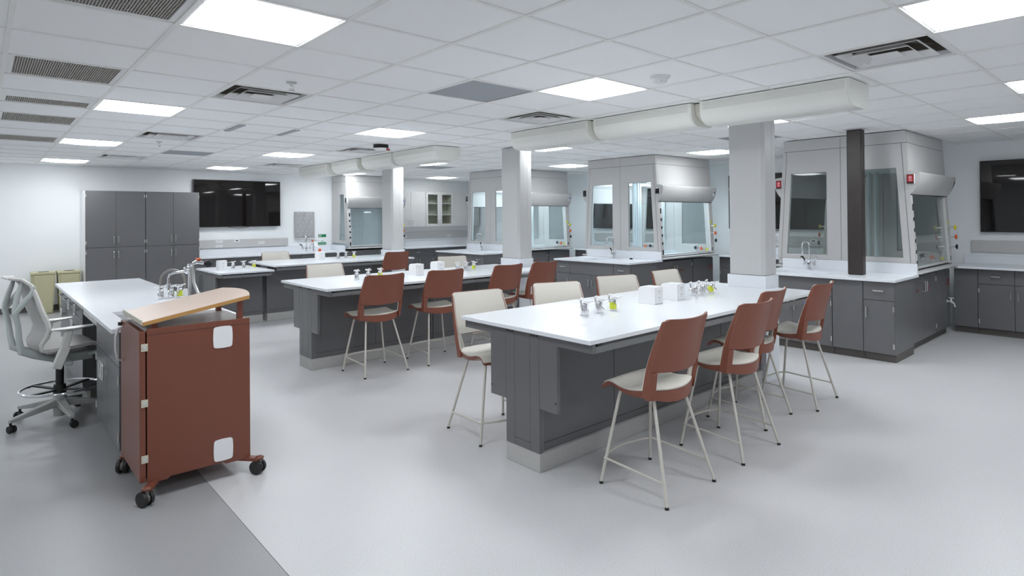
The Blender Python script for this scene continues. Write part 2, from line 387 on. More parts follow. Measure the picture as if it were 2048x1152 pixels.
# ------------------------------------------------------------------ ceiling ducts (rounded sections with a stop end)
def duct(y0, y1, lb, grp):
    x0, x1, zb = 4.50, 4.90, 2.335
    t = thing('ceiling_duct', lb, 'air duct', ((x0+x1)/2, (y0+y1)/2, zb), 0, grp)
    pr = [(x0, CE-.002)]
    pr += [(x0+.12-.12*math.cos(a), zb+.115-.115*math.sin(a)) for a in [k*PI/16 for k in range(1, 9)]]
    pr += [(x1-.12+.12*math.sin(a), zb+.115-.115*math.cos(a)) for a in [k*PI/16 for k in range(0, 8)]] + [(x1, CE-.002)]
    build('shell', MB().prism(pr, 'y', y0+.012, y1-.012), 'duct', t, angle=40)
    for y in (y0, y1-.012): build('end_cap', MB().prism([(4.70+(p-4.70)*.985, q+.003 if q < 2.5 else q) for p, q in pr], 'y', y, y+.012), 'duct', t, smooth=False)
    build('perforated_strip', B(x0-.0015, x0, y0+.03, y1-.03, CE-.075, CE-.012), 'ductperf', t, smooth=False)
G1, G2 = 'cream rounded duct sections, near run', 'cream rounded duct sections, far run'
duct(1.57, 2.745, 'cream rounded ceiling duct section with flat end in view, nearest of the near run', G1)
duct(2.83, 3.93, 'cream rounded ceiling duct section in the middle of the near run', G1)
duct(4.01, 5.19, 'cream rounded ceiling duct section at the far end of the near run', G1)
duct(6.70, 7.82, 'cream rounded ceiling duct section starting the far run beside the far slim column', G2)
duct(7.88, 8.80, 'cream rounded ceiling duct section second in the far run', G2)
duct(8.97, 9.90, 'cream rounded ceiling duct section third in the far run', G2)
duct(10.12, 11.33, 'cream rounded ceiling duct section last in the far run, nearest the left wall', G2)
for (ya, yb), lb in zip([(2.745, 2.83), (3.93, 4.01), (7.82, 7.88), (8.80, 8.97), (9.90, 10.12)], ['fabric collar joining the first two sections of the near duct run', 'fabric collar joining the last two sections of the near duct run', 'fabric collar joining the first two sections of the far duct run', 'fabric collar in the middle of the far duct run', 'fabric collar before the last section of the far duct run']):
    x0, x1, zb = 4.56, 4.84, 2.385
    pr = [(x0, CE-.004)]+[(x0+.1-.1*math.cos(a), zb+.1-.1*math.sin(a)) for a in [k*PI/12 for k in range(1, 7)]]+[(x1-.1+.1*math.sin(a), zb+.1-.1*math.cos(a)) for a in [k*PI/12 for k in range(0, 6)]]+[(x1, CE-.004)]
    tag(build('duct_collar', MB().prism(pr, 'y', ya+.001, yb-.001), 'ductcol', angle=40), lb, 'air duct', 'fabric duct collars')

# ------------------------------------------------------------------ columns
def column(yc, lb, ztop):
    x0, x1, y0, y1 = 5.44, 5.68, yc-.175, yc+.175
    t = thing('support_column', lb, 'column', (5.56, yc, TZ))
    build('shaft', MB().prism([(x0, y0+.03), (x0+.03, y0), (x1, y0), (x1, y1), (x0, y1)], 'z', TZ+.118, ztop), 'col', t, bevel=.006)
    build('seam_strip', B(x0+.16, x0+.163, y0-.0015, y0, TZ+.118, ztop), 'hoodlight', t, smooth=False)
    build('base_cladding', B(x0-.018, x1+.01, y0-.018, y1+.018, .0, TZ+.116), 'top', t, bevel=.003)
column(2.825, 'thick light grey clad column at the end of the near island', CE-.003)
column(6.28, 'slim light grey clad column at the end of the middle island', CE-.003)
column(9.68, 'light grey clad column farthest away, at the end of the far island', CE-.003)
t = thing('steel_column', 'dark brown-black square steel post standing on the right peninsula counter', 'column', (7.42, 2.52, TZ+.001))
build('shaft', B(7.355, 7.465, 2.44, 2.60, TZ+.001, CE-.002), 'darksteel', t, bevel=.012)
bl = MB()
for z, y in ((1.25, 2.50), (1.62, 2.53), (1.95, 2.50)): bl.cyl((7.353, y, z), (7.356, y, z), .008, n=10)
build('plug_welds', bl, 'black', t)
build('ceiling_escutcheon', B(7.32, 7.50, 2.40, 2.64, CE-.0019, CE-.0004), 'tilewhite', t, smooth=False)

# ------------------------------------------------------------------ island benches
def bench(yc, lb, x0=2.50, x1=5.60, zt=TZ, xa=None, end=True):
    """white topped bench running along X; notched round its column at x1"""
    t = thing('lab_bench', lb, 'lab bench', (x0, yc, 0), 0, 'white topped lab benches')
    sb = zt-.026; tp = MB()
    if x1 > 5.4:
        nx = 5.418; tp.prism([(x0, yc-.6), (x1, yc-.6), (x1, yc-.198), (nx, yc-.198), (nx, yc+.198), (x1, yc+.198), (x1, yc+.6), (x0, yc+.6)], 'z', sb, zt)
    else: tp.box(x0, x1, yc-.6, yc+.6, sb, zt)
    build('worktop', tp, 'top', t, bevel=.003)
    xe = min(x1-.02, 5.415)
    if end:
        ep = MB(); X0, X1 = x0+.03, x0+.055; zb = .115; g = .0018
        def pan(a, b, c, d): ep.box(X0, X1, yc+a, yc+b, c, d)
        dz = zt-TZ
        pan(-.592, -.31, .797+dz, .846+dz); pan(.31, .592, .797+dz, .846+dz)
        pan(-.31, -.155-g, .393, .846+dz); pan(.155+g, .31, .393, .846+dz)
        pan(-.155, -.073, zb, .846+dz); pan(.073, .155, zb, .846+dz); pan(-.073+g, .073-g, zb+.05, .846+dz); pan(-.073+g, .073-g, zb, zb+.048)
        build('end_panel', ep, 'cab', t, bevel=.001, smooth=False)
        dt = MB()
        for c in (-.114, .114):
            for k in (-1, 0, 1): dt.cyl((X0-.0012, yc+c+k*.024, .834+dz), (X0+.002, yc+c+k*.024, .834+dz), .0075, n=10)
        dt.cyl((X0-.0012, yc-.298, .455), (X0+.002, yc-.298, .455), .006, n=10); dt.cyl((X0-.0012, yc+.298, .455), (X0+.002, yc+.298, .455), .006, n=10)
        build('cable_holes', dt, 'black', t)
        build('panel_backing', B(X0+.006, X1-.004, yc-.152, yc+.152, zb, .84+dz), 'cabdark', t, smooth=False)
    xs = x0+.056 if end else x0+.03
    build('core', B(xs, xe, yc-.135, yc+.135, .116, sb-.001), 'cab', t, smooth=False)
    sm = MB(); L = xe-xs; n = max(1, round(L/.74))
    for s in (-1, 1):
        ya, yb = sorted((yc+s*.135, yc+s*.1365))
        for k in range(1, n): x = xs+L*k/n; sm.box(x-.0016, x+.0016, ya, yb, .165, sb-.002)
        sm.box(xs, xe, ya, yb, .1635, .1665)
    build('panel_seams', sm, 'cabdark', t, smooth=False)
    st = MB()
    for s in (-1, 1):
        for x in (xs+.012, xs+L*.5+.02, xs+L*.5+.05):
            ya, yb = sorted((yc+s*.1352, yc+s*.146)); st.box(x-.008, x+.008, ya, yb, .118, sb-.004)
    build('slotted_standard', st, 'steelrail', t, smooth=False)
    ra = MB(); dz = zt-TZ
    for s in (-1, 1):
        ya, yb = sorted((yc+s*.565, yc+s*.590)); ra.box(xs+.002, x1-.03, ya, yb, .797+dz, .832+dz)
    build('support_rail', ra, 'steelrail', t, smooth=False)
    cb = MB(); k = 0
    for x in [xs+.02+(x1-xs-.12)*q/3 for q in range(4)]:
        for s in (-1, 1):
            ya, yb = sorted((yc+s*.137, yc+s*.564)); cb.box(x, x+.04, ya, yb, .80+dz, sb-.001)
            ya, yb = sorted((yc+s*.564, yc+s*.588)); cb.box(x, x+.04, ya, yb, .8325+dz, sb-.001)
    build('cross_bracket', cb, 'cabdark', t, smooth=False)
    build('plinth', B(x0+.03, xe, yc-.157, yc+.157, .0, .112), 'kick', t, bevel=.004)
    build('plinth_trim', B(x0+.028, xe, yc-.159, yc+.159, .1122, .1148), 'hoodlight', t, smooth=False)
    return t
bench(2.82, 'long white topped grey lab bench nearest the camera, joined to the thick column')
bench(6.22, 'long white topped grey lab bench in the middle, joined to the slim column')
bench(9.62, 'white topped grey lab bench farthest back, standing higher than the lowered desk section', x0=3.23, end=False)
bench(9.62, 'lowered white topped bench section adjoining the far bench, left of it', x0=2.46, x1=3.215, zt=.816)

# ------------------------------------------------------------------ counter stools (seat looks along local +Y)
def stool_proto():
    t = thing('counter_stool', '', 'stool', (0,0,0))
    N = 13
    U = [-1+2*i/(N-1) for i in range(N)]
    def ztop(u, v):
        z = .594+.006*max(0, 1-v/.22)**2+.012*u*u*(1-v)
        z += .016*math.exp(-((v-.80)/.17)**2)-.010*math.exp(-((v-.38)/.25)**2)
        if v > .9: z -= .030*((v-.9)/.1)**1.6
        return z
    def yv(u, v): return (-.100-.065*(1-u*u))*(1-v)+(.252-.02*u*u)*v
    def hw(v): return .222+.012*math.sin(PI*min(1, v*1.05))
    Vs = [i/14 for i in range(15)]
    top = [[(u*hw(v), yv(u, v), ztop(u, v)) for u in U] for v in Vs]
    bot = [[(p[0], p[1], p[2]-.008) for p in r] for r in top]
    build('seat_pad', MB().slab(bot, top), 'cream', t)
    def thk(u, v): return (.052*(1-v)**.8+.016)*(1-.35*u**4)
    top2 = [[(u*(hw(v)+.006), yv(u, v)+(.004 if v > .98 else -.006 if v < .02 else 0), ztop(u, v)-.0085) for u in U] for v in Vs]
    bot2 = [[(u*(hw(v)*(.97-.04*(1-v))), yv(u, v)-.004*(1-v), ztop(u, v)-.0085-thk(u, v)+.0) for u in U] for v in Vs]
    build('seat_shell', MB().slab(bot2, top2), 'rust', t)
    def yb(u, z, off=0):
        h = z-.60; lean = -.095-.065*h/.4-.055*max(0, h/.4-.25)**1.5
        return lean-.068*(1-u*u)*(1-.15*h/.4)+off
    def hb(z): h = (z-.60)/.40; return .232+.008*math.sin(PI*min(1, h*1.1))-.012*h*h
    def zt_(u): return 1.0+.008*u*u-.014*max(0, abs(u)-.93)/.07
    def patch(mb, u0, u1, nu, za, zb, nz, offa, offb, w=0.):
        a, b = [], []
        for k in range(nz+1):
            ra, rb = [], []
            for i in range(nu+1):
                u = u0+(u1-u0)*i/nu; z0 = za(u); z1 = zb(u); z = z0+(z1-z0)*k/nz; x = u*(hb(z)+w)
                fa = offa(u, z) if callable(offa) else offa; fb = offb(u, z) if callable(offb) else offb
                ra.append((x, yb(u, z, fa), z)); rb.append((x, yb(u, z, fb), z))
            a.append(ra); b.append(rb)
        return mb.slab(a, b)
    zgap = lambda u: .697+.010*u*u
    bs = MB(); patch(bs, -1, 1, 14, zgap, zt_, 10, -.013, 0.)
    for s in (-1, 1):
        u0, u1 = (.86, 1.) if s > 0 else (-1., -.86)
        patch(bs, u0, u1, 3, lambda u: .548, lambda u: zgap(u)-.0002, 6, -.020, .006, .003)
        a, b_ = [], []
        for k in range(13):
            z = .556+(.985-.556)*k/12; q = 1-k/12; x1 = s*(hb(z)+.0035); x0 = s*(hb(z)-.010)
            ya, yb_ = yb(1, z, -.016), yb(1, z, .003+.028*q**1.1)
            a.append([(x0, ya, z), (x1, ya, z)]); b_.append([(x0, yb_, z), (x1, yb_, z)])
        bs.slab(a, b_)
    build('back_shell', bs, 'rust', t)
    bp = MB(); flg = lambda u, z: .006+.029*max(0, min(1, (.985-z)/.43))**1.1*max(0, (abs(u)-.70)/.285)**2
    patch(bp, -.998, .998, 22, lambda u: zgap(u)+.004, lambda u: zt_(u)-.002, 10, .0008, flg)
    for s in (-1, 1): patch(bp, *((.86, .998) if s > 0 else (-.998, -.86)), 4, lambda u: .606, lambda u: zgap(u)+.0038, 5, .0065, lambda u, z: flg(u, z)+.004)
    build('back_pad', bp, 'cream', t)
    tops = {}
    for sx in (-1, 1):
        for sy in (1, -1):
            p1 = (sx*.150, .150 if sy > 0 else -.080, .548); p2 = (sx*.245, sy*.225, .012)
            pts = [(sx*.10, p1[1]*.96, .552), (sx*.130, p1[1], .550), (sx*.150, p1[1], .538)]
            d = Vector(p2)-Vector(p1); pts += [tuple(Vector(p1)+d*.06), p2]
            lg = build('leg', MB().tube(pts, [.0095]*5, 12), 'leg', t)
            build('foot_glide', MB().cyl((p2[0], p2[1], 0), (p2[0], p2[1], .014), .012, .0105, 12), 'black', lg)
    fr = MB()
    for y in (.144, -.077): fr.tube([(-.10, y, .552), (.10, y, .552)], .0095, 10)
    for x in (-.09, .09): fr.tube([(x, .144, .552), (x, -.077, .552)], .008, 8)
    build('seat_frame', fr, 'leg', t)
    def onleg(sx, sy, z):
        p1 = Vector((sx*.150, .150 if sy > 0 else -.080, .548)); p2 = Vector((sx*.245, sy*.225, .012)); k = (z-.548)/(.012-.548); return p1+(p2-p1)*k
    for sx in (-1, 1):
        a, b = onleg(sx, 1, .150), onleg(sx, -1, .125)
        build('side_stretcher', MB().tube([a+Vector((sx*.008, .006, 0)), a+Vector((sx*.012, -.02, 0)), b+Vector((sx*.006, 0, 0))], .007, 8), 'leg', t)
    a, b = onleg(-1, 1, .150), onleg(1, 1, .150)
    build('footrest', MB().tube([a+Vector((0, .004, 0))]+[tuple(a+(b-a)*q+Vector((0, .012+.045*math.sin(PI*q), 0))) for q in (.1, .25, .4, .5, .6, .75, .9)]+[b+Vector((0, .004, 0))], .008, 8), 'leg', t)
    return t
sp = stool_proto(); first = True
def stool(x, y, deg, lb, grp):
    global first
    o = sp if first else copy_tree(sp); first = False
    o.location = (x, y, 0); o.rotation_euler = (0, 0, math.radians(deg)); o['label'] = lb; o['group'] = grp
GA, GB = 'counter stools along the sides of the near bench', 'counter stools along the sides of the middle and far benches'
stool(2.95, 2.10, 1, 'rust backed counter stool nearest the camera, first at the near bench front side', GA)
stool(3.785, 2.10, 0, 'rust backed counter stool second along the front side of the near bench', GA)
stool(4.45, 2.30, 4, 'rust backed counter stool third along the near bench, mostly hidden behind the second', GA)
stool(5.16, 2.22, 4, 'rust backed counter stool last along the near bench, in front of the right peninsula cabinets', GA)
stool(2.80, 3.45, 174, 'counter stool showing cream seat and back at the near bench corner, legs in full view', GA)
stool(3.58, 3.43, 160, 'counter stool with cream back front showing beyond the near bench, left of the gas taps', GA)
stool(4.40, 3.43, 163, 'counter stool with cream back front showing beyond the near bench, behind the taps', GA)
stool(5.24, 3.42, 180, 'counter stool with cream back front showing behind the two white power pedestals', GA)
stool(3.01, 5.61, 2, 'rust backed counter stool first along the front side of the middle bench', GB)
stool(3.76, 5.60, -2, 'rust backed counter stool second along the front side of the middle bench', GB)
stool(4.66, 5.62, 2, 'rust backed counter stool third along the middle bench, just left of the slim column', GB)
stool(5.26, 5.62, 3, 'rust backed counter stool fourth along the middle bench, just right of the slim column', GB)
stool(3.13, 6.93, 176, 'counter stool with cream back front showing beyond the left end of the middle bench', GB)
stool(5.02, 6.95, 168, 'counter stool with cream back front showing behind the taps of the middle bench', GB)
stool(5.16, 9.05, 2, 'rust backed counter stool alone at the far bench beside the farthest column', GB)
stool(3.74, 10.28, 178, 'counter stool with only its cream back top showing behind the far bench', GB)

# ------------------------------------------------------------------ bench fittings
def turret_proto(third):
    t = thing('gas_turret', '', 'gas tap', (0,0,0))
    build('body', MB().lathe([(.030, 0), (.031, .004), (.025, .006), (.025, .066), (.021, .080), (.008, .086)], (0,0,0), 18), 'chrome', t)
    for s in (1, -1):
        d = Vector((.42*s, .9*s, 0)).normalized()
        tap = MB().tube([tuple(d*.018+Vector((0,0,.052))), tuple(d*.062+Vector((0,0,.056)))], .0065, 10)
        tap.tube([tuple(d*.060+Vector((0,0,.052))), tuple(d*.063+Vector((0,0,.092)))], .0065, 10)
        tap.tube([tuple(d*.062+Vector((0,0,.052))), tuple(d*.092+Vector((0,0,.034)))], [.0065, .004], 8)
        o = build('tap', tap, 'chrome', t)
        c = d*.064+Vector((0,0,.100)); q = Vector((1, 0, 0)).lerp(d, .35).normalized()
        hb = MB().bar(tuple(c-q*.034+Vector((0,0,.007))), tuple(c), .015, .008); hb.bar(tuple(c), tuple(c+q*.034+Vector((0,0,.007))), .015, .008)
        hb.cyl(tuple(c-Vector((0,0,.008))), tuple(c+Vector((0,0,.008))), .009, n=10)
        build('wing_handle', hb, 'white' if third != 2 else 'chrome', o)
    if third: build('yellow_label', MB().lathe([(.0258, .012), (.0258, .062)], (0,0,0), 18), 'lime', t, label='yellow warning label')
    return t
tp_, tq_ = turret_proto(0), turret_proto(1); used = set()
def turret(x, y, z, lb, yellow, grp, rot=0):
    p = tq_ if yellow else tp_
    o = p if p.name not in used else copy_tree(p); used.add(p.name)
    o.location = (x, y, z+.0005); o.rotation_euler = (0, 0, math.radians(rot)); o['label'] = lb; o['group'] = grp
def trio(xs, y, z, where, grp):
    turret(xs[0], y, z, 'plain chrome gas turret, left one of three '+where, 0, grp)
    turret(xs[1], y, z, 'plain chrome gas turret, middle one of three '+where, 0, grp)
    turret(xs[2], y, z, 'chrome gas turret with yellow label '+where, 1, grp)
trio((3.12, 3.275, 3.43), 2.82, TZ, 'at the left end of the near bench', 'turrets on the near bench')
trio((4.55, 4.68, 4.81), 2.84, TZ, 'beside the thick column on the near bench', 'turrets on the near bench')
trio((3.12, 3.26, 3.41), 6.23, TZ, 'at the left end of the middle bench', 'turrets on the middle bench')
trio((4.54, 4.67, 4.80), 6.28, TZ, 'beside the slim column on the middle bench', 'turrets on the middle bench')
trio((4.50, 4.64, 4.79), 9.66, TZ, 'on the far bench before the corner hood', 'turrets on the far bench')
trio((2.83, 2.98, 3.13), 9.66, .816, 'on the lowered bench section', 'turrets on the lowered bench section')
trio((1.17, 1.25, 1.32), 6.02, TZ, 'on the instructor bench behind the wooden board', 'turrets on the instructor bench')
pp = None
def pedestal(x, y, z, lb):
    global pp
    if pp is None:
        pp = thing('power_pedestal', lb, 'power outlet', (0,0,0), 0, 'white power pedestals on the benches')
        w, d, h = .055, .080, .135
        pr = [(-d, 0), (d, 0), (d, h-.035)]+[(d-.035+.035*math.cos(a), h-.035+.035*math.sin(a)) for a in (PI/6, PI/3, PI/2)]+[(-d, h)]
        build('housing', MB().prism(pr, 'x', -w, w), 'white', pp, bevel=.003, angle=25)
        fp = build('faceplate', B(-w+.014, w-.014, -d-.004, -d-.0005, .014, h-.012), 'white', pp, bevel=.001)
        so = MB()
        for zz in (.045, .095):
            for dx in (-.012, .010): so.box(dx-.0015, dx+.0015, -d-.0048, -d-.004, zz, zz+.012)
            so.box(-.003, .003, -d-.0048, -d-.004, zz-.014, zz-.009)
        build('socket_slots', so, 'black', fp)
    o = pp if pp.location.length == 0 else copy_tree(pp)
    o.location = (x, y, z+.0005); o['label'] = lb
pedestal(3.925, 2.845, TZ, 'white power pedestal on the near bench, left one of its pair')
pedestal(4.23, 2.845, TZ, 'white power pedestal on the near bench, right one of its pair')
pedestal(3.88, 6.21, TZ, 'white power pedestal on the middle bench, left one of its pair')
pedestal(4.27, 6.34, TZ, 'white power pedestal on the middle bench, right one of its pair')
pedestal(4.19, 9.68, TZ, 'white power pedestal alone on the far bench by the orange hose nozzle')
pedestal(2.67, 9.66, .816, 'white power pedestal alone on the lowered bench section')

# ------------------------------------------------------------------ fume hoods
def hood(cyy, x0, x1, name_lb, double=True, lit=False, red=False, clear=False):
    t = thing('fume_hood', name_lb, 'fume hood', (x0, cyy, TZ), 0, 'grey fume hoods')
    ZB, ZT = TZ+.003, CE-.004
    WB, WT = .80, .70
    hw = lambda z: WB+(WT-WB)*(z-ZB)/(ZT-ZB)
    zw0, zw1, zh = 1.06, 2.10, 2.385
    sides = (-1, 1) if double else (-1,)
    back = 0. if double else 0.
    gl = 'glass' if lit or clear else 'glassdark'
    def trap(mb, s, v0, v1, za, zb, xa, xb):
        """piece of the side panel between functions v0(z) and v1(z)"""
        mb.prism([(cyy+s*v0(za), za), (cyy+s*v1(za), za), (cyy+s*v1(zb), zb), (cyy+s*v0(zb), zb)], 'x', xa, xb)
    for xa, xb, nm in ((x0, x0+.03, 'side_panel'), (x1-.03, x1, 'far_side_panel')):
        for s in sides:
            sd = MB(); z0v = (lambda z: .0022); full = lambda z: hw(z)
            inner = (lambda z: .165) if double else (lambda z: .36); outer = (lambda z: hw(z)-.118) if double else (lambda z: hw(z)-.13)
            zb_ = ZB+.122 if xa == x0 else ZB
            trap(sd, s, z0v, full, zb_, zw0, xa, xb); trap(sd, s, z0v, full, zw1, zh-.003, xa, xb)
            trap(sd, s, z0v, inner, zw0, zw1, xa, xb); trap(sd, s, outer, full, zw0, zw1, xa, xb)
            o = build(nm, sd, 'hood', t, smooth=False)
            pn = MB(); trap(pn, s, inner, outer, zw0, zw1, xa+.012, xa+.018)
            build('window_pane', pn, gl, o, smooth=False)
            tr = MB()
            for (a0, a1) in ((inner, lambda z, f=inner: f(z)+.008), (lambda z, f=outer: f(z)-.008, outer)): trap(tr, s, a0, a1, zw0, zw1, xa+.0185, xb-.001)
            trap(tr, s, inner, outer, zw0, zw0+.008, xa+.0185, xb-.001); trap(tr, s, inner, outer, zw1-.008, zw1, xa+.0185, xb-.001)
            build('window_trim', tr, 'hoodlight', o, smooth=False)
            hd = MB(); trap(hd, s, z0v, full, zh+.002, ZT, xa, xb)
            build('header_panel', hd, 'hood', t, smooth=False)
        if xa == x0:
            se = MB()
            yl, yh = (cyy-hw(zh), cyy+hw(zh)) if double else (cyy-hw(zh), cyy)
            se.box(xa+.004, xb-.004, yl+.01, yh-.01, zh-.003, zh+.003)
            if double: se.box(xa+.004, xb-.004, cyy-.003, cyy+.003, ZB+.13, zh)
            for s in sides: se.prism([(cyy+s*(hw(ZB+.13)-.050), ZB+.13), (cyy+s*(hw(ZB+.13)-.046), ZB+.13), (cyy+s*(hw(zh-.006)-.046), zh-.006), (cyy+s*(hw(zh-.006)-.050), zh-.006)], 'x', xa-.0009, xa-.0002)
            build('panel_joints', se, 'cabdark', t, smooth=False)
    # roof, work surface, back baffle
    yl = cyy-hw(ZT)+.03; yh = cyy+hw(ZT)-.03 if double else cyy-.002
    build('roof', B(x0+.031, x1-.031, yl, yh, ZT-.02, ZT), 'hood', t, smooth=False)
    ws = MB().box(x0+.031, x1-.031, cyy-.70, (cyy+.70) if double else cyy-.002, ZB, ZB+.015)
    build('work_surface', ws, 'liner', t, smooth=False)
    ct = MB().box(x0+.031, x1-.031, yl+.06, yh-.06 if double else yh, 2.13, 2.14)
    build('inner_ceiling', ct, 'liner', t, smooth=False)
    if not double: build('back_baffle', MB().box(x0+.031, x1-.031, cyy-.06, cyy-.045, .9, 2.1).box((x0+x1)/2-.004, (x0+x1)/2+.004, cyy-.064, cyy-.0602, .95, 2.1), ['liner'], t, smooth=False)
    else:
        bb = MB()
        for xx in (x0+.40, x0+.46, x1-.50, x1-.44): bb.box(xx, xx+.035, cyy-.06, cyy-.03, ZB+.016, 2.13); bb.box(xx, xx+.035, cyy+.03, cyy+.06, ZB+.016, 2.13)
        bb.box(x0+.032, x1-.032, cyy-.05, cyy+.05, ZB+.016, ZB+.05)
        build('service_frame', bb, 'liner', t, smooth=False)
    if lit:
        for s in sides: build('hood_lamp', B(x0+.25, x1-.25, cyy+s*.34-.05, cyy+s*.34+.05, 2.112, 2.129), 'hoodlamp', t, smooth=False)
    # service cocks low on the far inner wall
    for s in sides:
        for k, cn in enumerate(('blueblack', 'orange', 'yellow')):
            yy = cyy+s*(.48+.115*k); zz = 1.0-.012*k; xx = x1-.0305
            v = MB().cyl((xx, yy, zz), (xx-.012, yy, zz), .018, n=12); v.cyl((xx-.01, yy, zz), (xx-.06, yy, zz), .008, n=8)
            v.tube([(xx-.035, yy, zz), (xx-.045, yy, zz-.02), (xx-.05, yy, zz-.05)], .007, 8)
            v = build('outlet_cock', v, 'nickel', t)
            kb = MB().cyl((xx-.056, yy, zz), (xx-.078, yy, zz), .018, .021, 12)
            for a in range(4): kb.ell((xx-.068, yy+.022*math.cos(a*PI/2+.4), zz+.022*math.sin(a*PI/2+.4)), .010, .013, .013, 8, 6)
            build('knob', kb, cn, v)
    # fronts
    for s in sides:
        Y = lambda v: cyy+s*v
        fp = MB()
        q = [(hw(ZT), ZT), (hw(zh)+.002, zh+.002), (hw(zh)-.016, zh+.002), (hw(ZT)-.018, ZT)]
        fp.prism([(Y(a), b) for a, b in q], 'x', x0+.031, x1-.031)
        build('header_panel', fp, 'hood', t, smooth=False)
        fp = MB(); q = [(hw(zh)+.002, zh-.002), (hw(2.06)+.004, 2.06), (hw(2.06)-.014, 2.06), (hw(zh)-.016, zh-.002)]
        fp.prism([(Y(a), b) for a, b in q], 'x', x0+.031, x1-.031)
        build('front_panel', fp, 'hood', t, smooth=False)
        # rolled visor
        w6 = hw(2.05); pr = [(w6-.012, 2.058), (w6+.060, 2.050), (w6+.104, 2.040), (w6+.114, 2.030), (w6+.114, 2.005), (w6+.108, 1.965), (w6+.095, 1.920), (w6+.074, 1.870), (w6+.048, 1.825), (w6+.018, 1.790), (w6-.012, 1.790)]
        build('visor', MB().prism([(Y(a), b) for a, b in pr], 'x', x0+.002, x1-.002), 'hood', t, angle=30)
        build('visor_lip', MB().prism([(Y(w6-.012), 1.782), (Y(w6+.020), 1.782), (Y(w6+.020), 1.7895), (Y(w6-.012), 1.7895)], 'x', x0+.012, x1-.012), 'cabdark', t, smooth=False)
        # corner posts
        zA, zB2 = .925, 1.781
        for xa, xb in ((x0+.031, x0+.085), (x1-.105, x1-.031)):
            po = MB().prism([(Y(hw(zA)), zA), (Y(hw(zB2)), zB2), (Y(hw(zB2)-.09), zB2), (Y(hw(zA)-.09), zA)], 'x', xa, xb)
            po = build('corner_post', po, 'hoodlight', t, smooth=False)
            if xa < x0+.05:
                for k, zz in enumerate((1.64, 1.505, 1.38, 1.255, 1.13, .99)):
                    r = .018; hh = .040 if k in (0, 5) else .024
                    yy = Y(hw(zz)); pt = MB().prism([(xa+.027+r*math.cos(a)*(.75 if k in (0, 5) else 1), zz+hh*math.sin(a)) for a in [2*PI*i/14 for i in range(14)]] if k not in (0, 5) else [(xa+.012, zz-hh), (xa+.040, zz-hh), (xa+.040, zz+hh), (xa+.012, zz+hh)], 'y', min(yy+s*.001, yy+s*.004), max(yy+s*.001, yy+s*.004))
                    build('service_port', pt, 'black', po, smooth=False)
            else:
                yy = Y(hw(.98)); build('service_port', MB().box(xa+.020, xa+.042, min(yy+s*.001, yy+s*.004), max(yy+s*.001, yy+s*.004), .955, 1.015), 'black', po, smooth=False)
                for k, (zz, cn) in enumerate(((1.385, 'yellow'), (1.262, 'orange'), (1.135, 'blueblack'))):
                    yy = Y(hw(zz)); xx = xa+.035
                    vb = MB().cyl((xx, yy, zz), (xx, yy+s*.012, zz), .014, n=12); vb.cyl((xx, yy+s*.01, zz), (xx, yy+s*.07, zz), .008, n=10)
                    vo = build('valve', vb, 'nickel', t)
                    kb = MB()
                    kb.cyl((xx, yy+s*.064, zz), (xx, yy+s*.088, zz), .017, .021, 12)
                    for a in range(4): kb.ell((xx+.021*math.cos(a*PI/2+.4), yy+s*.078, zz+.021*math.sin(a*PI/2+.4)), .014, .011, .014, 8, 6)
                    build('knob', kb, cn, vo)
                yy = Y(hw(1.45)); build('warning_label', MB().prism([(yy+s*.0012, 1.425), (yy+s*.0022, 1.425), (yy-.0+s*.0002, 1.475), (yy-s*.0008, 1.475)], 'x', xa+.012, xa+.055), 'lime', t, smooth=False)
        # sash
        sa = MB().prism([(Y(hw(.955)-.030), .955), (Y(hw(1.79)-.030), 1.79), (Y(hw(1.79)-.036), 1.79), (Y(hw(.955)-.036), .955)], 'x', x0+.0855, x1-.1055)
        so = build('sash', sa, gl, t, smooth=False)
        build('sash_rail', MB().box(x0+.0855, x1-.1055, min(Y(hw(.94)-.045), Y(hw(.94)-.015)), max(Y(hw(.94)-.045), Y(hw(.94)-.015)), .930, .9545), 'hoodlight', so, bevel=.003)
        # sill
        si = MB(); pr = [(.70, ZB+.001), (WB+.05, ZB+.001), (WB+.056, ZB+.012), (WB+.05, ZB+.024), (.78, ZB+.030), (.70, ZB+.024)]
        si.prism([(Y(a), b) for a, b in pr], 'x', x0, x1)
        build('airfoil_sill', si, 'hoodlight', t, smooth=False)
        gr = MB().box(x0+.09, x1-.11, min(Y(.745), Y(.775)), max(Y(.745), Y(.775)), ZB+.031, ZB+.040)
        build('sill_grille', gr, 'cabdark', t, smooth=False)
        # airflow monitor beside the visor
        yy0, yy1 = sorted((Y(hw(1.97)-.015), Y(hw(1.97)+.062)))
        mo = build('airflow_monitor', B(x0-.030, x0-.001, yy0, yy1, 1.905, 2.02), 'white', t, bevel=.004)
        ys0, ys1 = yy0+.006, yy1-.006
        bz = build('bezel', B(x0-.036, x0-.0305, yy0+.002, yy1-.002, 1.908, 2.017), 'black', mo, bevel=.003)
        if red:
            build('display', B(x0-.0375, x0-.0362, ys0, ys1, 1.925, 2.010), 'redscreen', mo, smooth=False)
            yc_ = (ys0+ys1)/2; ic = MB()
            ic.tube(arc((x0-.0380, yc_, 1.978), .013, 0, 2*PI, 18, 'yz')[:-1], .0018, 6, closed=True)
            ic.box(x0-.0385, x0-.0378, yc_-.0015, yc_+.0015, 1.972, 1.984); ic.box(x0-.0385, x0-.0378, yc_-.018, yc_+.014, 1.945, 1.951)
            build('display_icon', ic, 'pinkled', mo)
        else: build('display', B(x0-.0375, x0-.0362, ys0, ys1, 1.925, 2.010), 'tv', mo, smooth=False)
        # small control display at the far end of the visor
        w1 = w6+.108; z1, z0 = 1.985, 1.895
        a0, a1 = w6+.1125, w6+.0875
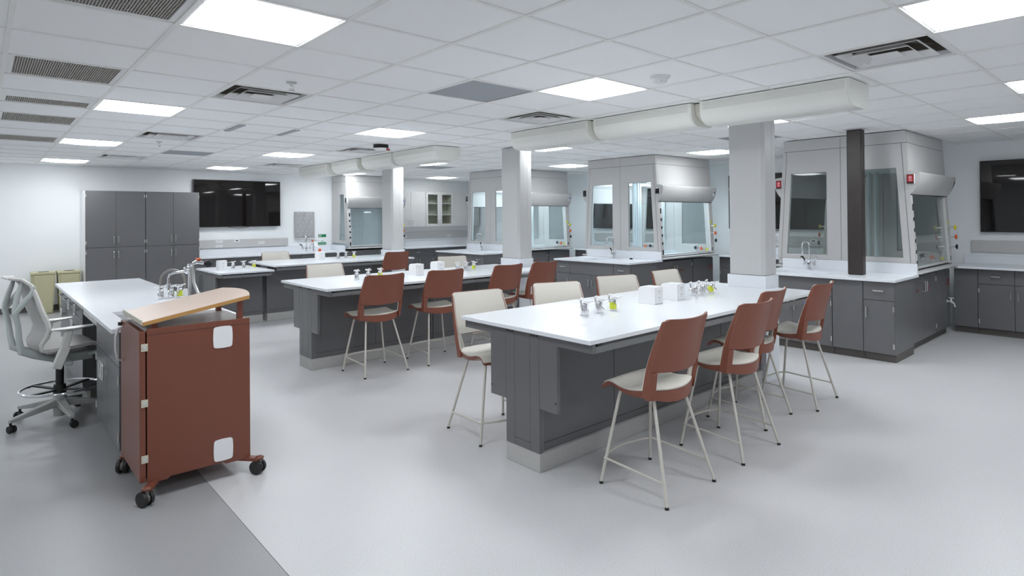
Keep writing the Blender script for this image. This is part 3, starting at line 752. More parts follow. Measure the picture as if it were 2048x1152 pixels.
        cd = MB().slab([[(x1-.085, Y(a1), z0), (x1-.045, Y(a1), z0)], [(x1-.085, Y(a0), z1), (x1-.045, Y(a0), z1)]], [[(x1-.085, Y(a1+.005), z0), (x1-.045, Y(a1+.005), z0)], [(x1-.085, Y(a0+.005), z1), (x1-.045, Y(a0+.005), z1)]])
        cd = build('control_display', cd, 'white' if not red else 'steel', t, smooth=False)
        f = lambda k: a1+(a0-a1)*k
        build('screen', MB().slab([[(x1-.080, Y(f(.45)+.0052), z0+.09*.45), (x1-.050, Y(f(.45)+.0052), z0+.09*.45)], [(x1-.080, Y(f(.9)+.0052), z0+.09*.9), (x1-.050, Y(f(.9)+.0052), z0+.09*.9)]], [[(x1-.080, Y(f(.45)+.0062), z0+.09*.45), (x1-.050, Y(f(.45)+.0062), z0+.09*.45)], [(x1-.080, Y(f(.9)+.0062), z0+.09*.9), (x1-.050, Y(f(.9)+.0062), z0+.09*.9)]]), 'bluescreen' if not red else 'tv', cd, smooth=False)
    return t
hood(2.845, 7.85, 9.43, 'largest grey fume hood at right with red lit display and dark glass', red=True)
hood(6.28, 7.85, 9.43, 'grey double-sided fume hood in the middle, between the two nearest columns', lit=True)
hood(9.70, 7.85, 9.43, 'grey double-sided fume hood partly behind the slim middle column', lit=True)
hood(13.28, 6.05, 7.50, 'small grey single-sided fume hood in the corner beside the green signs', double=False, clear=True)

# ------------------------------------------------------------------ cabinets (local: front at y=0 facing -y, x to the right)
def cabinet(name, label, cat, loc, rot, w, h, depth, fronts, z0=.085, m='cab', kick=True, grp=None, hollow=False, handle_m='nickel', recess=.055):
    t = thing(name, label, cat, loc, math.radians(rot), grp)
    bd = B(.001, w-.001, .0202, depth, z0, h) if not hollow else MB().box(.001, .019, .0202, depth, z0, h).box(w-.019, w-.001, .0202, depth, z0, h).box(.019, w-.019, depth-.018, depth, z0, h).box(.019, w-.019, .0202, depth-.018, z0, z0+.018)
    build('body', bd, m, t, local=True, smooth=False)
    build('front_reveal', B(.004, w-.004, .0185, .0200, z0+.004, h-.004), 'cabdark', t, local=True, smooth=False)
    if kick: build('toe_kick', B(.001, w-.001, recess, depth-.01, .001, z0-.001), 'kickdark', t, local=True, smooth=False)
    for f in fronts:
        kind, xa, xb, za, zb = f[:5]; opt = f[5] if len(f) > 5 else ''
        p = build(kind, B(xa+.0015, xb-.0015, 0, .018, za+.0015, zb-.0015), m, t, local=True, bevel=.0012, smooth=False)
        def pull(a, b, vertical, big=False):
            r = .005; o = .030
            pts = [(a, -.001, b[0]), (a, -o+.006, b[0]), (a, -o, b[0]+.006), (a, -o, b[1]-.006), (a, -o+.006, b[1]), (a, -.001, b[1])] if vertical else \
                  [(b[0], -.001, a), (b[0], -o+.006, a), (b[0]+.006, -o, a), (b[1]-.006, -o, a), (b[1], -o+.006, a), (b[1], -.001, a)]
            build('handle', MB().tube(pts, r, 8), handle_m, p, local=True)
        def loop(cx, cz, lw, lh):
            for k, o in ((0, .014), (1, .034)):
                pts = []
                for sx, sz, a0 in ((1,-1,-PI/2), (1,1,0), (-1,1,PI/2), (-1,-1,PI)):
                    pts += [(cx+sx*(lw/2-.012)+.012*math.cos(a0+q*PI/8), -o, cz+sz*(lh/2-.012)+.012*math.sin(a0+q*PI/8)) for q in range(5)]
                if k == 1: build('handle', MB().tube(pts, .0055, 8, closed=True).cyl((cx-lw/2, -.001, cz), (cx-lw/2, -.034, cz), .004, n=8).cyl((cx+lw/2, -.001, cz), (cx+lw/2, -.034, cz), .004, n=8), 'nickel', p, local=True)
        mid = (xa+xb)/2
        if kind == 'drawer':
            if 'L' in opt: loop(mid, (za+zb)/2, .10, .09)
            elif 'n' not in opt: pull((za+zb)/2+.005, (mid-.05, mid+.05), False)
        if kind == 'door':
            hx = xb-.035 if 'r' in opt else xa+.035
            top = 'b' not in opt
            hz = (zb-.19, zb-.075) if top else (za+.07, za+.185)
            if 'L' in opt: loop(hx, zb-.10, .09, .11)
            else: pull(hx, hz, True)
            ex = xa+.009 if 'r' in opt else xb-.009
            hg = MB()
            for zz in (za+.06, zb-.11):
                hg.box(ex-.007, ex+.007, -.0035, -.0002, zz, zz+.055); hg.cyl((ex, -.004, zz), (ex, -.004, zz+.055), .0042, n=8)
            if 'x' not in opt: build('hinge', hg, 'nickel', p, local=True)
        if kind == 'glass_door':
            pass
    return t
FX = 7.06
H1 = .848
def drawer_unit(y0, y1, lb, hand):       # faces -X; right edge (seen from front) is the low Y
    w = y1-y0
    cabinet('base_cabinet', lb, 'cabinet', (FX, y1, 0), -90, w, H1, .66, [('drawer', 0, w, .650, H1-.004), ('door', 0, w, .088, .648, hand)], grp='peninsula base cabinets')
def sink_unit(y0, y1, lb):
    w = y1-y0
    cabinet('sink_cabinet', lb, 'cabinet', (FX, y1, 0), -90, w, H1, .66, [('apron', 0, w, .650, H1-.004), ('door', 0, w/2, .088, .648, 'r'), ('door', w/2, w, .088, .648, 'l')], grp='peninsula base cabinets', hollow=True)
drawer_unit(2.042, 2.342, 'charcoal drawer and door base cabinet on the corner of the right peninsula', 'l')
cabinet('filler_panel', 'blank charcoal filler panel between sink cabinet and corner cabinet of the right peninsula', 'cabinet panel', (FX, 2.660, 0), -90, .315, H1, .66, [('panel', 0, .315, .088, H1-.004)])
sink_unit(2.664, 3.555, 'charcoal sink cabinet of the right peninsula, behind the last near bench stool')
drawer_unit(5.475, 5.790, 'charcoal drawer and door base cabinet at the right corner of the middle peninsula', 'l')
sink_unit(5.793, 6.688, 'charcoal sink cabinet of the middle peninsula, two doors behind the cream stools')
drawer_unit(6.691, 6.996, 'charcoal drawer and door base cabinet at the left end of the middle peninsula', 'r')
drawer_unit(8.925, 9.248, 'charcoal drawer and door base cabinet at the right corner of the far peninsula', 'l')
sink_unit(9.251, 10.142, 'charcoal sink cabinet of the far peninsula, partly hidden by the middle bench taps')
drawer_unit(10.145, 10.463, 'charcoal drawer and door base cabinet at the left end of the far peninsula', 'r')
def hood_cab(yc, lb, tap=False):
    X0 = 7.745; w = 9.425-X0
    fr = [('door', .005, .51, .088, .842, 'r'), ('door', .512, 1.03, .088, .842, 'l'), ('panel', 1.06, 1.45, .088, .842), ('panel', 1.452, w-.004, .088, .842)]
    t = cabinet('hood_base_cabinet', lb, 'cabinet', (X0, yc-.765, 0), 0, w, H1, 1.53, fr, grp='charcoal cabinets under the fume hoods', recess=.045)
    rt_ = MB()
    def words_(cx, cz, ws, hgt):
        for r, ww in enumerate(ws):
            n = max(2, int(ww/(hgt*.7))); 
            for k in range(n):
                xx = cx-ww/2+ww*k/n; zz = cz-r*hgt*1.5
                rt_.box(xx, xx+hgt*.18, -.0012, -.0002, zz, zz+hgt); rt_.box(xx, xx+ww/n*.72, -.0012, -.0002, zz+(hgt*.8 if k % 2 else hgt*.4), zz+(hgt if k % 2 else hgt*.6))
    for a in ((.275, .655, [.10], .040), (.72, .655, [.12], .040), (1.60, .680, [.17], .034), (1.60, .629, [.17], .034)):
        rt_ = MB(); words_(*a); build('red_lettering', rt_, 'redtext', t, local=True, smooth=False)
    ss = MB(); z = .10
    while z < .80: ss.box(1.040, 1.048, -.0002, .017, z, z+.012); z += .028
    build('slotted_standard', ss, 'steelrail', t, local=True, smooth=False)
    if tap:
        tb = MB().cyl((1.54, -.0005, .43), (1.54, -.005, .43), .020, n=14); tb.cyl((1.54, -.004, .43), (1.54, -.055, .43), .008, n=10)
        tb.cyl((1.54, -.044, .412), (1.54, -.044, .462), .009, n=10); tb.tube([(1.54, -.048, .424), (1.543, -.072, .405), (1.546, -.082, .372)], [.010, .009, .007], 10); tb.cyl((1.546, -.082, .374), (1.546, -.082, .360), .012, .010, 12)
        o = build('service_tap', tb, 'white', t, local=True)
        hb = MB().cyl((1.54, -.044, .460), (1.54, -.044, .470), .008, n=10); hb.bar((1.508, -.044, .474), (1.572, -.044, .474), .012, .008); hb.bar((1.54, -.074, .474), (1.54, -.014, .474), .012, .008)
        build('cross_handle', hb, 'white', o, local=True)
hood_cab(2.845, 'charcoal cabinet under the largest right fume hood, with white tap and red lettering', True)
hood_cab(6.28, 'charcoal cabinet under the middle fume hood, red lettering on its doors')
hood_cab(9.70, 'charcoal cabinet under the fume hood behind the slim middle column')

# peninsula worktops with under-mounted sinks
def peninsula_top(ya, yb, sy, lb):
    x0, x1 = 7.02, 7.848; s0, s1, sx0, sx1 = sy-.28, sy+.28, 7.17, 7.52
    t = thing('sink_worktop', lb, 'worktop', (x0, (ya+yb)/2, .85), 0, 'white peninsula worktops')
    tp = MB(); zb = .8505
    for q in ((x0, sx0, ya, yb), (sx1, x1, ya, yb), (sx0, sx1, ya, s0), (sx0, sx1, s1, yb)): tp.box(*q, zb, TZ)
    build('slab', tp, 'top', t, smooth=False)
    bs = MB()
    for q in ((sx0-.008, sx0, s0-.008, s1+.008), (sx1, sx1+.008, s0-.008, s1+.008), (sx0, sx1, s0-.008, s0), (sx0, sx1, s1, s1+.008)): bs.box(*q, .70, zb-.0005)
    bs.box(sx0, sx1, s0, s1, .70, .708)
    build('sink_basin', bs, 'top', t, smooth=False)
    build('backsplash', B(x1-.022, x1, ya+.01, yb-.01, TZ+.0005, TZ+.122), 'top', t, bevel=.002)
peninsula_top(2.022, 3.575, 3.08, 'white worktop with sink on the right peninsula, around the dark steel post')
peninsula_top(5.455, 7.015, 6.24, 'white worktop with sink on the middle peninsula')
peninsula_top(8.905, 10.48, 9.70, 'white worktop with sink on the far peninsula')
# lab faucets
def faucet_proto():
    t = thing('lab_faucet', '', 'faucet', (0,0,0))
    bd = MB().lathe([(.030, 0), (.030, .006), (.016, .012), (.014, .055), (.026, .065), (.026, .090), (.015, .10), (.012, .12)], (0,0,0), 18)
    for s in (-1, 1): bd.tube([(0, s*.015, .075), (0, s*.075, .080)], .010, 10); bd.cyl((0, s*.080, .062), (0, s*.080, .110), .015, .012, 12)
    build('body', bd, 'chrome', t)
    for s in (-1, 1):
        hb = MB().tube([(0, s*.080, .108), (-.004, s*.088, .135), (-.006, s*.115, .158), (-.006, s*.140, .155)], [.006, .010, .012, .008], 10)
        build('lever_handle', hb, 'black' if s > 0 else 'chrome', t, label='black lever handle' if s > 0 else None)
    gp = [(0,0,.115), (0,0,.245), (0,0,.30)]+[(-.055+.055*math.cos(a), 0, .305+.045*math.sin(a)) for a in [k*PI/8 for k in range(1, 8)]]+[(-.11, 0, .29), (-.11, 0, .25)]
    sp_o = MB().tube(gp, .0085, 10); sp_o.cyl((0,0,.235), (0,0,.262), .014, n=12)
    build('gooseneck', sp_o, 'chrome', t)
    build('nozzle', MB().lathe([(.005, .185), (.009, .20), (.014, .207), (.010, .215), (.014, .235), (.015, .262)], (-.11, 0, 0), 14), 'chrome', t)
    return t
fp_ = faucet_proto(); fu = False
def faucet(x, y, z, rot, lb):
    global fu
    o = copy_tree(fp_) if fu else fp_; fu = True
    o.location = (x, y, z+.0005); o.rotation_euler = (0, 0, math.radians(rot)); o['label'] = lb; o['group'] = 'chrome gooseneck lab faucets'
faucet(7.66, 3.15, TZ, -25, 'chrome gooseneck lab faucet by the sink of the right peninsula')
faucet(7.66, 6.28, TZ, -30, 'chrome gooseneck lab faucet by the sink of the middle peninsula')
faucet(7.66, 9.75, TZ, -30, 'chrome gooseneck lab faucet by the sink of the far peninsula')
tag(build('sink_stopper', MB().lathe([(.026, 0), (.026, .012), (.012, .022)], (7.66, 5.92, TZ+.0006), 14), 'black'), 'small black knob on the middle peninsula worktop', 'stopper')

# back wall run of cabinets
BF = 9.545
def back_unit(ya, yb, lb, fr=None):
    w = yb-ya
    cabinet('base_cabinet', lb, 'cabinet', (BF, yb, 0), -90, w, H1, BX-BF-.004, fr or [('drawer', 0, w, .657, H1-.004), ('door', 0, w, .088, .655, 'r')], grp='base cabinets along the back wall')
cabinet('filler_panel', 'blank charcoal filler panel in the corner beside the right fume hood cabinet', 'cabinet panel', (BF, 2.060, 0), -90, .255, H1, BX-BF-.004, [('panel', 0, .255, .088, H1-.004)])
back_unit(1.430, 1.802, 'charcoal back wall base cabinet with drawer, first from the corner under the right television')
back_unit(1.058, 1.428, 'charcoal back wall base cabinet cut by the right edge of the photo', [('drawer', 0, .37, .657, H1-.004), ('door', 0, .37, .088, .655, 'l')])
back_unit(.686, 1.056, 'charcoal back wall base cabinet out of frame, second beyond the right edge', [('drawer', 0, .37, .657, H1-.004), ('door', 0, .37, .088, .655, 'r')])
back_unit(.314, .684, 'charcoal back wall base cabinet out of frame, last of the run at the right', [('drawer', 0, .37, .657, H1-.004), ('door', 0, .37, .088, .655, 'l')])
back_unit(3.66, 4.52, 'charcoal back wall base cabinet in the gap behind the right fume hood, right one')
back_unit(4.524, 5.46, 'charcoal back wall base cabinet in the gap behind the right fume hood, left one')
back_unit(7.10, 7.98, 'charcoal back wall base cabinet in the gap behind the middle fume hood, right one')
back_unit(7.984, 8.88, 'charcoal back wall base cabinet in the gap behind the middle fume hood, left one')
back_unit(10.53, 11.40, 'charcoal back wall base cabinet beyond the hood behind the slim column')
def back_top(ya, yb, lb):
    t = thing('back_worktop', lb, 'worktop', (BF, (ya+yb)/2, .85), 0, 'white worktops along the back wall')
    build('slab', B(BF-.10, BX-.003, ya, yb, .8505, TZ), 'top', t, bevel=.002)
    build('backsplash', B(BX-.024, BX-.003, ya, yb, TZ+.0005, TZ+.115), 'top', t, bevel=.002)
back_top(.295, 2.075, 'white back wall worktop under the right television')
back_top(3.662, 5.462, 'white back wall worktop behind the right fume hood')
back_top(7.102, 8.882, 'white back wall worktop behind the middle fume hood')
back_top(10.522, 12.48, 'white back wall worktop in the far corner')
def raceway(name_lb, wall, a0, a1, z0, z1, outs):
    t = thing('cable_raceway', name_lb, 'raceway', (0,0,0), 0, 'metal outlet raceways on the walls')
    d = .045
    if wall == 'x':
        t.location = (BX-d, (a0+a1)/2, z0)
        b = MB().prism([(BX-.002, z0), (BX-d, z0+.004), (BX-d, z1-.004), (BX-.002, z1)], 'y', a0, a1)
    else:
        t.location = ((a0+a1)/2, WY-d, z0)
        b = MB().prism([(WY-.002, z0), (WY-d, z0+.004), (WY-d, z1-.004), (WY-.002, z1)], 'x', a0, a1)
    build('channel', b, 'hood', t, smooth=False)
    zc = (z0+z1)/2
    if wall == 'x': build('cover_groove', B(BX-d-.0012, BX-d-.0002, a0+.002, a1-.002, zc-.002, zc+.001), 'offwhite', t, smooth=False)
    else: build('cover_groove', B(a0+.002, a1-.002, WY-d-.0012, WY-d-.0002, zc-.002, zc+.001), 'offwhite', t, smooth=False)
    for (a, zz, dark) in outs:
        for k in (-1, 1):
            if dark and k > 0: continue
            w = .055 if dark else .030; c = a if dark else a+k*.035
            pl = B(BX-d-.006, BX-d-.0015, c-w, c+w, zz-.028, zz+.028) if wall == 'x' else B(c-w, c+w, WY-d-.006, WY-d-.0015, zz-.028, zz+.028)
            o = build('outlet', pl, 'white', t, smooth=False)
            sl = B(BX-d-.0075, BX-d-.0062, c-w*.5, c+w*.5, zz-.010, zz+.010) if wall == 'x' else B(c-w*.5, c+w*.5, WY-d-.0075, WY-d-.0062, zz-.010, zz+.010)
            build('socket', sl, 'black' if dark else 'offwhite', o, smooth=False)
raceway('grey outlet raceway on the back wall under the right television', 'x', .0, 1.985, 1.035, 1.195, [(.6, 1.11, False)])
raceway('grey outlet raceway on the back wall behind the right fume hood', 'x', 3.70, 5.42, 1.035, 1.195, [(4.72, 1.155, False), (4.72, 1.075, False), (4.1, 1.13, True)])
raceway('grey outlet raceway on the back wall behind the middle fume hood', 'x', 7.20, 8.85, 1.035, 1.195, [(7.6, 1.13, True)])
raceway('grey outlet raceway on the left wall below the left television', 'y', 3.18, 5.02, .975, 1.145, [(3.62, 1.105, False), (3.62, 1.015, False), (3.96, 1.115, True), (4.45, 1.06, False)])
raceway('grey outlet raceway on the left wall under the light grey wall cabinets', 'y', 7.55, 10.12, 1.02, 1.20, [(7.95, 1.085, False), (9.3, 1.085, False)])

# televisions
def tv(lb, wall, a0, a1, z0, z1, cable=False):
    t = thing('television', lb, 'television', (0,0,0))
    if wall == 'x':
        t.location = (BX-.05, (a0+a1)/2, z0)
        build('housing', B(BX-.085, BX-.045, a0, a1, z0, z1), 'tvframe', t, bevel=.004)
        build('wall_mount', B(BX-.0448, BX-.002, (a0+a1)/2-.3, (a0+a1)/2+.3, z0+.25, z1-.25), 'black', t, smooth=False)
        build('screen', B(BX-.0868, BX-.0854, a0+.012, a1-.012, z0+.016, z1-.012), 'tv', t, smooth=False)
    else:
        t.location = ((a0+a1)/2, WY-.05, z0)
        build('housing', B(a0, a1, WY-.085, WY-.045, z0, z1), 'tvframe', t, bevel=.004)
        build('wall_mount', B((a0+a1)/2-.3, (a0+a1)/2+.3, WY-.0448, WY-.002, z0+.25, z1-.25), 'black', t, smooth=False)
        build('screen', B(a0+.012, a1-.012, WY-.0868, WY-.0854, z0+.016, z1-.012), 'tv', t, smooth=False)
    if cable:
        c = (a0+a1)/2
        pts = [(c+q*.22, z0-.03*(1-q*q)+.004) for q in (-1, -.6, -.3, 0, .3, .6, 1)]
        build('cable', MB().tube([(p, WY-.06, q) if wall == 'y' else (BX-.06, p, q) for p, q in pts], .005, 6), 'black', t)
tv('large black wall television at left beside the tall charcoal cabinets', 'y', 3.14, 4.84, 1.405, 2.365, True)
tv('large black wall television cut by the right edge of the photo', 'x', .17, 1.87, 1.31, 2.275)
tv('large black wall television seen past and through the right fume hood', 'x', 3.90, 5.58, 1.32, 2.285, True)
tv('large black wall television seen through the glass of the middle fume hood', 'x', 7.20, 8.84, 1.30, 2.26)

# ------------------------------------------------------------------ left wall
WF = 12.60
def tall(x0, x1, lb):
    w = x1-x0
    t = cabinet('tall_cabinet', lb, 'cabinet', (x0, WF-.02, 0), 0, w, 2.075, WY-WF+.012, [('door', 0, w/2-.004, .09, 1.090, 'r'), ('door', w/2-.004, w-.004, .09, 1.090, 'l'), ('door', 0, w/2-.004, 1.093, 2.072, 'rb'), ('door', w/2-.004, w-.004, 1.093, 2.072, 'lb')], grp='tall charcoal storage cabinets')
    build('side_panel', B(.0, .0008, .021, WY-WF+.012, .09, 2.075), 'white', t, local=True, smooth=False, label='pale grey cabinet side')
tall(1.335, 2.215, 'tall charcoal cabinet with four doors, left of the pair against the left wall')
tall(2.220, 3.095, 'tall charcoal cabinet with four doors, right of the pair, next to the television')
LH = .808
def left_unit(x0, x1, lb):
    w = x1-x0
    cabinet('base_cabinet', lb, 'cabinet', (x0, WF+.03, 0), 0, w, LH, WY-WF-.035, [('drawer', 0, w, .62, LH-.004), ('door', 0, w/2, .088, .618, 'r'), ('door', w/2, w, .088, .618, 'l')], grp='base cabinets along the left wall')
left_unit(3.10, 4.08, 'charcoal base cabinet under the left television, next to the tall cabinets')
left_unit(4.083, 5.06, 'charcoal base cabinet below the left wall raceway end')
left_unit(5.063, 6.03, 'charcoal base cabinet below the drying peg board')
left_unit(7.52, 8.38, 'charcoal base cabinet with paired pulls right of the farthest column')
left_unit(8.383, 9.42, 'charcoal base cabinet with drawer below the glass door wall cabinet')
cabinet('hood_base_cabinet', 'charcoal cabinet under the small corner fume hood', 'cabinet', (6.055, 12.50, 0), 0, 1.44, .846, .78, [('door', 0, .72, .088, .842, 'r'), ('door', .72, 1.44, .088, .842, 'l')])
def left_top(x0, x1, lb):
    t = thing('wall_worktop', lb, 'worktop', ((x0+x1)/2, WF, LH), 0, 'white worktops along the left wall')
    build('slab', B(x0, x1, WF-.05, WY-.003, LH+.002, LH+.03), 'top', t, bevel=.002)
    build('backsplash', B(x0, x1, WY-.024, WY-.003, LH+.0305, LH+.15), 'top', t, bevel=.002)
    return t
lt = left_top(3.10, 6.03, 'white wall worktop between the tall cabinets and the corner fume hood')
build('side_splash', B(6.009, 6.03, WF-.03, WY-.03, LH+.0305, LH+.15), 'top', lt, bevel=.002)
left_top(7.52, 9.42, 'white wall worktop under the light grey wall cabinets')
# wall cabinets
def upper(x0, x1, lb, glassd=False):
    w = x1-x0; h = .89; z = 1.335; yf = 12.98; dp = WY-yf-.003
    t = thing('wall_cabinet', lb, 'cabinet', (x0, yf, z), 0, 'light grey wall cabinets')
    if not glassd:
        build('body', B(x0+.001, x1-.001, yf+.0205, yf+dp, z, z+h), 'uppers', t, smooth=False)
        build('front_reveal', B(x0+.004, x1-.004, yf+.0185, yf+.0203, z+.004, z+h-.004), 'cabdark', t, smooth=False)
    else:
        bd = MB()
        for q in ((x0+.001, x0+.02, z, z+h), (x1-.02, x1-.001, z, z+h), (x0+.02, x1-.02, z, z+.02), (x0+.02, x1-.02, z+h-.02, z+h)): bd.box(q[0], q[1], yf+.0205, yf+dp, q[2], q[3])
        bd.box(x0+.02, x1-.02, yf+dp-.01, yf+dp, z+.02, z+h-.02)
        build('body', bd, 'beige', t, smooth=False)
        for k in (1, 2): build('shelf', B(x0+.021, x1-.021, yf+.03, yf+dp-.011, z+h*k/3-.012, z+h*k/3+.008), 'uppers', t, smooth=False)
    for k in (0, 1):
        a, b = x0+w*k/2+.002, x0+w*(k+1)/2-.002; fz = 1 if k == 0 else -1
        if glassd:
            dr = MB(); f = .068
            for q in ((a, a+f, z+.002, z+h-.002), (b-f, b, z+.002, z+h-.002), (a+f, b-f, z+.002, z+.002+f), (a+f, b-f, z+h-.002-f, z+h-.002)): dr.box(q[0], q[1], yf, yf+.018, q[2], q[3])
            d = build('glass_door', dr, 'uppers', t, smooth=False)
            build('pane', B(a+f, b-f, yf+.008, yf+.012, z+.002+f, z+h-.002-f), 'glass', d, smooth=False)
        else: d = build('door', B(a, b, yf, yf+.018, z+.002, z+h-.002), 'uppers', t, bevel=.0012, smooth=False)
        hx = b-.05 if k == 0 else a+.05
        build('handle', MB().tube([(hx, yf-.001, z+.06), (hx, yf-.024, z+.062), (hx, yf-.03, z+.075), (hx, yf-.03, z+.155), (hx, yf-.024, z+.168), (hx, yf-.001, z+.17)], .005, 8), 'nickel', d)
        ex = a if k == 0 else b; hg = MB()
        for zz in (z+.07, z+h-.13): hg.box(ex-.006, ex+.006, yf-.004, yf-.0004, zz, zz+.06)
        build('hinge', hg, 'nickel', d, smooth=False)
upper(7.53, 8.40, 'light grey wall cabinet with two solid doors, just right of the farthest column')
upper(8.403, 9.265, 'light grey wall cabinet with two glass doors showing empty shelves', True)
upper(9.268, 10.12, 'light grey wall cabinet with solid doors beside the far fume hood monitor')
# peg drying board
t = thing('drying_rack', 'grey peg drying board with white pegs on the left wall', 'drying rack', (5.40, WY-.03, 1.11))
build('board', B(5.175, 5.625, WY-.03, WY-.003, 1.135, 1.715), 'peg', t, bevel=.003)
build('mounting_bracket', B(5.22, 5.58, WY-.0028, WY-.0005, 1.2, 1.65), 'steel', t, smooth=False)
build('drip_tray', MB().prism([(WY-.003, 1.095), (WY-.055, 1.10), (WY-.06, 1.135), (WY-.055, 1.135), (WY-.05, 1.107), (WY-.0305, 1.107), (WY-.003, 1.1)], 'x', 5.175, 5.625), 'hoodlight', t, smooth=False)
for r in range(6):
    n = 4 if r % 2 == 0 else 3
    for k in range(n):
        px_ = 5.245+.095*k+(.048 if r % 2 else 0); pz = 1.665-.098*r
        build('peg', MB().cyl((px_, WY-.0305, pz), (px_, WY-.05, pz+.004), .013, .010, 10).cyl((px_, WY-.045, pz+.002), (px_+.006, WY-.115, pz+.075), .0055, .004, 8), 'white', t)
# green signs
t = thing('safety_sign', 'upper green safety sign with white lines on the left wall by the corner hood', 'sign', (5.81, WY-.004, 1.13), 0, 'green wall signs')
build('plate', B(5.715, 5.905, WY-.005, WY-.002, 1.135, 1.20), 'green', t, smooth=False)
build('lettering', MB().box(5.72, 5.80, WY-.0058, WY-.0052, 1.172, 1.184).box(5.72, 5.785, WY-.0058, WY-.0052, 1.150, 1.162), 'white', t, smooth=False)
t = thing('safety_sign', 'lower green safety sign with white lines and an arrow above it, on the left wall', 'sign', (5.81, WY-.004, .94), 0, 'green wall signs')
build('plate', B(5.715, 5.905, WY-.005, WY-.002, .955, 1.02), 'green', t, smooth=False)
build('lettering', MB().box(5.725, 5.895, WY-.0058, WY-.0052, .990, .996).box(5.725, 5.895, WY-.0058, WY-.0052, .965, .970), 'white', t, smooth=False)
build('arrow_mark', MB().prism([(5.78, 1.062), (5.81, 1.045), (5.84, 1.062), (5.84, 1.052), (5.81, 1.034), (5.78, 1.052)], 'y', WY-.0045, WY-.002), 'green', t, smooth=False)
faucet(5.30, 12.95, LH+.03, 60, 'chrome gooseneck lab faucet below the drying peg board')
t = thing('eyewash_hose', 'wall worktop drench hose with chrome spray head and orange nozzle', 'eyewash', (5.47, 12.98, LH+.03))
z = LH+.0305
build('base', MB().lathe([(.028, 0), (.028, .008), (.013, .014), (.012, .20)], (5.47, 12.98, z), 14), 'chrome', t)
build('spray_head', MB().tube([(5.45, 12.96, z+.21), (5.50, 12.97, z+.235), (5.60, 12.95, z+.235)], [.018, .015, .010], 10), 'chrome', t)
build('red_button', MB().ell((5.44, 12.95, z+.235), .024, .02, .022), 'orange', t)
build('hose', MB().tube([(5.49, 12.97, z+.20), (5.50, 12.94, z+.14), (5.54, 12.90, z+.10), (5.565, 12.88, z+.05)], .007, 8), 'steel', t)
build('nozzle', MB().lathe([(.02, 0), (.034, .012), (.034, .045), (.012, .06)], (5.57, 12.87, z), 14), 'orange', t)
# bins
def bin_(x0, x1, lb):
    t = thing('waste_bin', lb, 'bin', ((x0+x1)/2, 12.98, 0), 0, 'cream waste bins by the left wall')
    y0, y1 = 12.84, 13.16; b = MB(); cx = (x0+x1)/2
    b.slab([[(x0+.03, y0+.03, .002), (x1-.03, y0+.03, .002)], [(x0+.03, y1-.02, .002), (x1-.03, y1-.02, .002)]], [[(x0, y0, .66), (x1, y0, .66)], [(x0, y1, .66), (x1, y1, .66)]])
    build('body', b, 'bin', t, bevel=.008)
    build('front_panel', MB().slab([[(x0+.045, y0+.0300, .02), (x1-.045, y0+.0300, .02)], [(x0+.030, y0-.0005, .65), (x1-.012, y0-.0005, .65)]], [[(x0+.05, y0+.018, .02), (x1-.05, y0+.018, .02)], [(x0+.035, y0-.012, .65), (x1-.017, y0-.012, .65)]]), 'bin', t, bevel=.003)
    build('rim', B(x0-.006, x1+.006, y0-.014, y1+.006, .661, .70), 'bin', t, bevel=.008)
    build('slot', B(cx-.06, cx+.08, y0+.06, y1-.12, .7002, .703), 'black', t, smooth=False)
bin_(.635, .950, 'cream waste bin behind the task chair, left one of two')
bin_(.985, 1.295, 'cream waste bin beside the tall cabinet, right one of two')

# ------------------------------------------------------------------ lectern cart
t = thing('lectern_cart', 'rust red wheeled lectern cart with slanted maple top board', 'lectern', (.96, 4.19, 0))
x0, x1, y0, y1, z0, z1 = .690, 1.238, 3.90, 4.49, .095, .957
build('front_panel', MB().prism([(x0, z0), (x0+.10, z0), (x0+.115, z0+.012), (x1-.155, z0+.012), (x1-.14, z0), (x1, z0), (x1, z1), (x0, z1)], 'y', y0, y0+.02), 'rustmetal', t, bevel=.002, smooth=False)
build('side_panel', B(x1-.02, x1, y0+.0205, y1-.0205, z0, z1-.025), 'rustmetal', t, smooth=False)
build('back_panel', B(x0, x1, y1-.02, y1, z0, z1-.025), 'rustmetal', t, smooth=False)
build('base_panel', B(x0, x1-.0205, y0+.0205, y1-.0205, z0+.006, z0+.024), 'rustmetal', t, smooth=False)
build('crease_line', B(x0+.002, x1-.002, y0-.0008, y0-.0001, z1-.034, z1-.032), 'cabdark', t, smooth=False)
build('top_plate', B(x0, x1-.001, y0+.0205, y1-.0005, z1-.024, z1-.008), 'offwhite', t, smooth=False)
d = build('door', B(.655, .684, y0+.002, y1, z0+.012, z1-.012), 'rustmetal', t, bevel=.002, smooth=False)
build('handle', MB().tube([(.654, 4.42, .91), (.630, 4.42, .90), (.618, 4.42, .85), (.618, 4.42, .77), (.630, 4.42, .71), (.654, 4.42, .70)], [.006, .008, .008, .008, .008, .006], 10), 'offwhite', d)
build('lock', MB().cyl((.6545, 4.45, .925), (.635, 4.45, .925), .012, n=12), 'black', d)
for zz in (.215, .525, .835):
    h = build('hinge', MB().box(.662, .695, y0-.004, y0+.0015, zz, zz+.042), 'beige', t, bevel=.0015, label='beige hinge')
    build('hinge_screw', MB().cyl((.679, y0-.0045, zz+.021), (.679, y0-.0065, zz+.021), .009, n=12), 'offwhite', h)
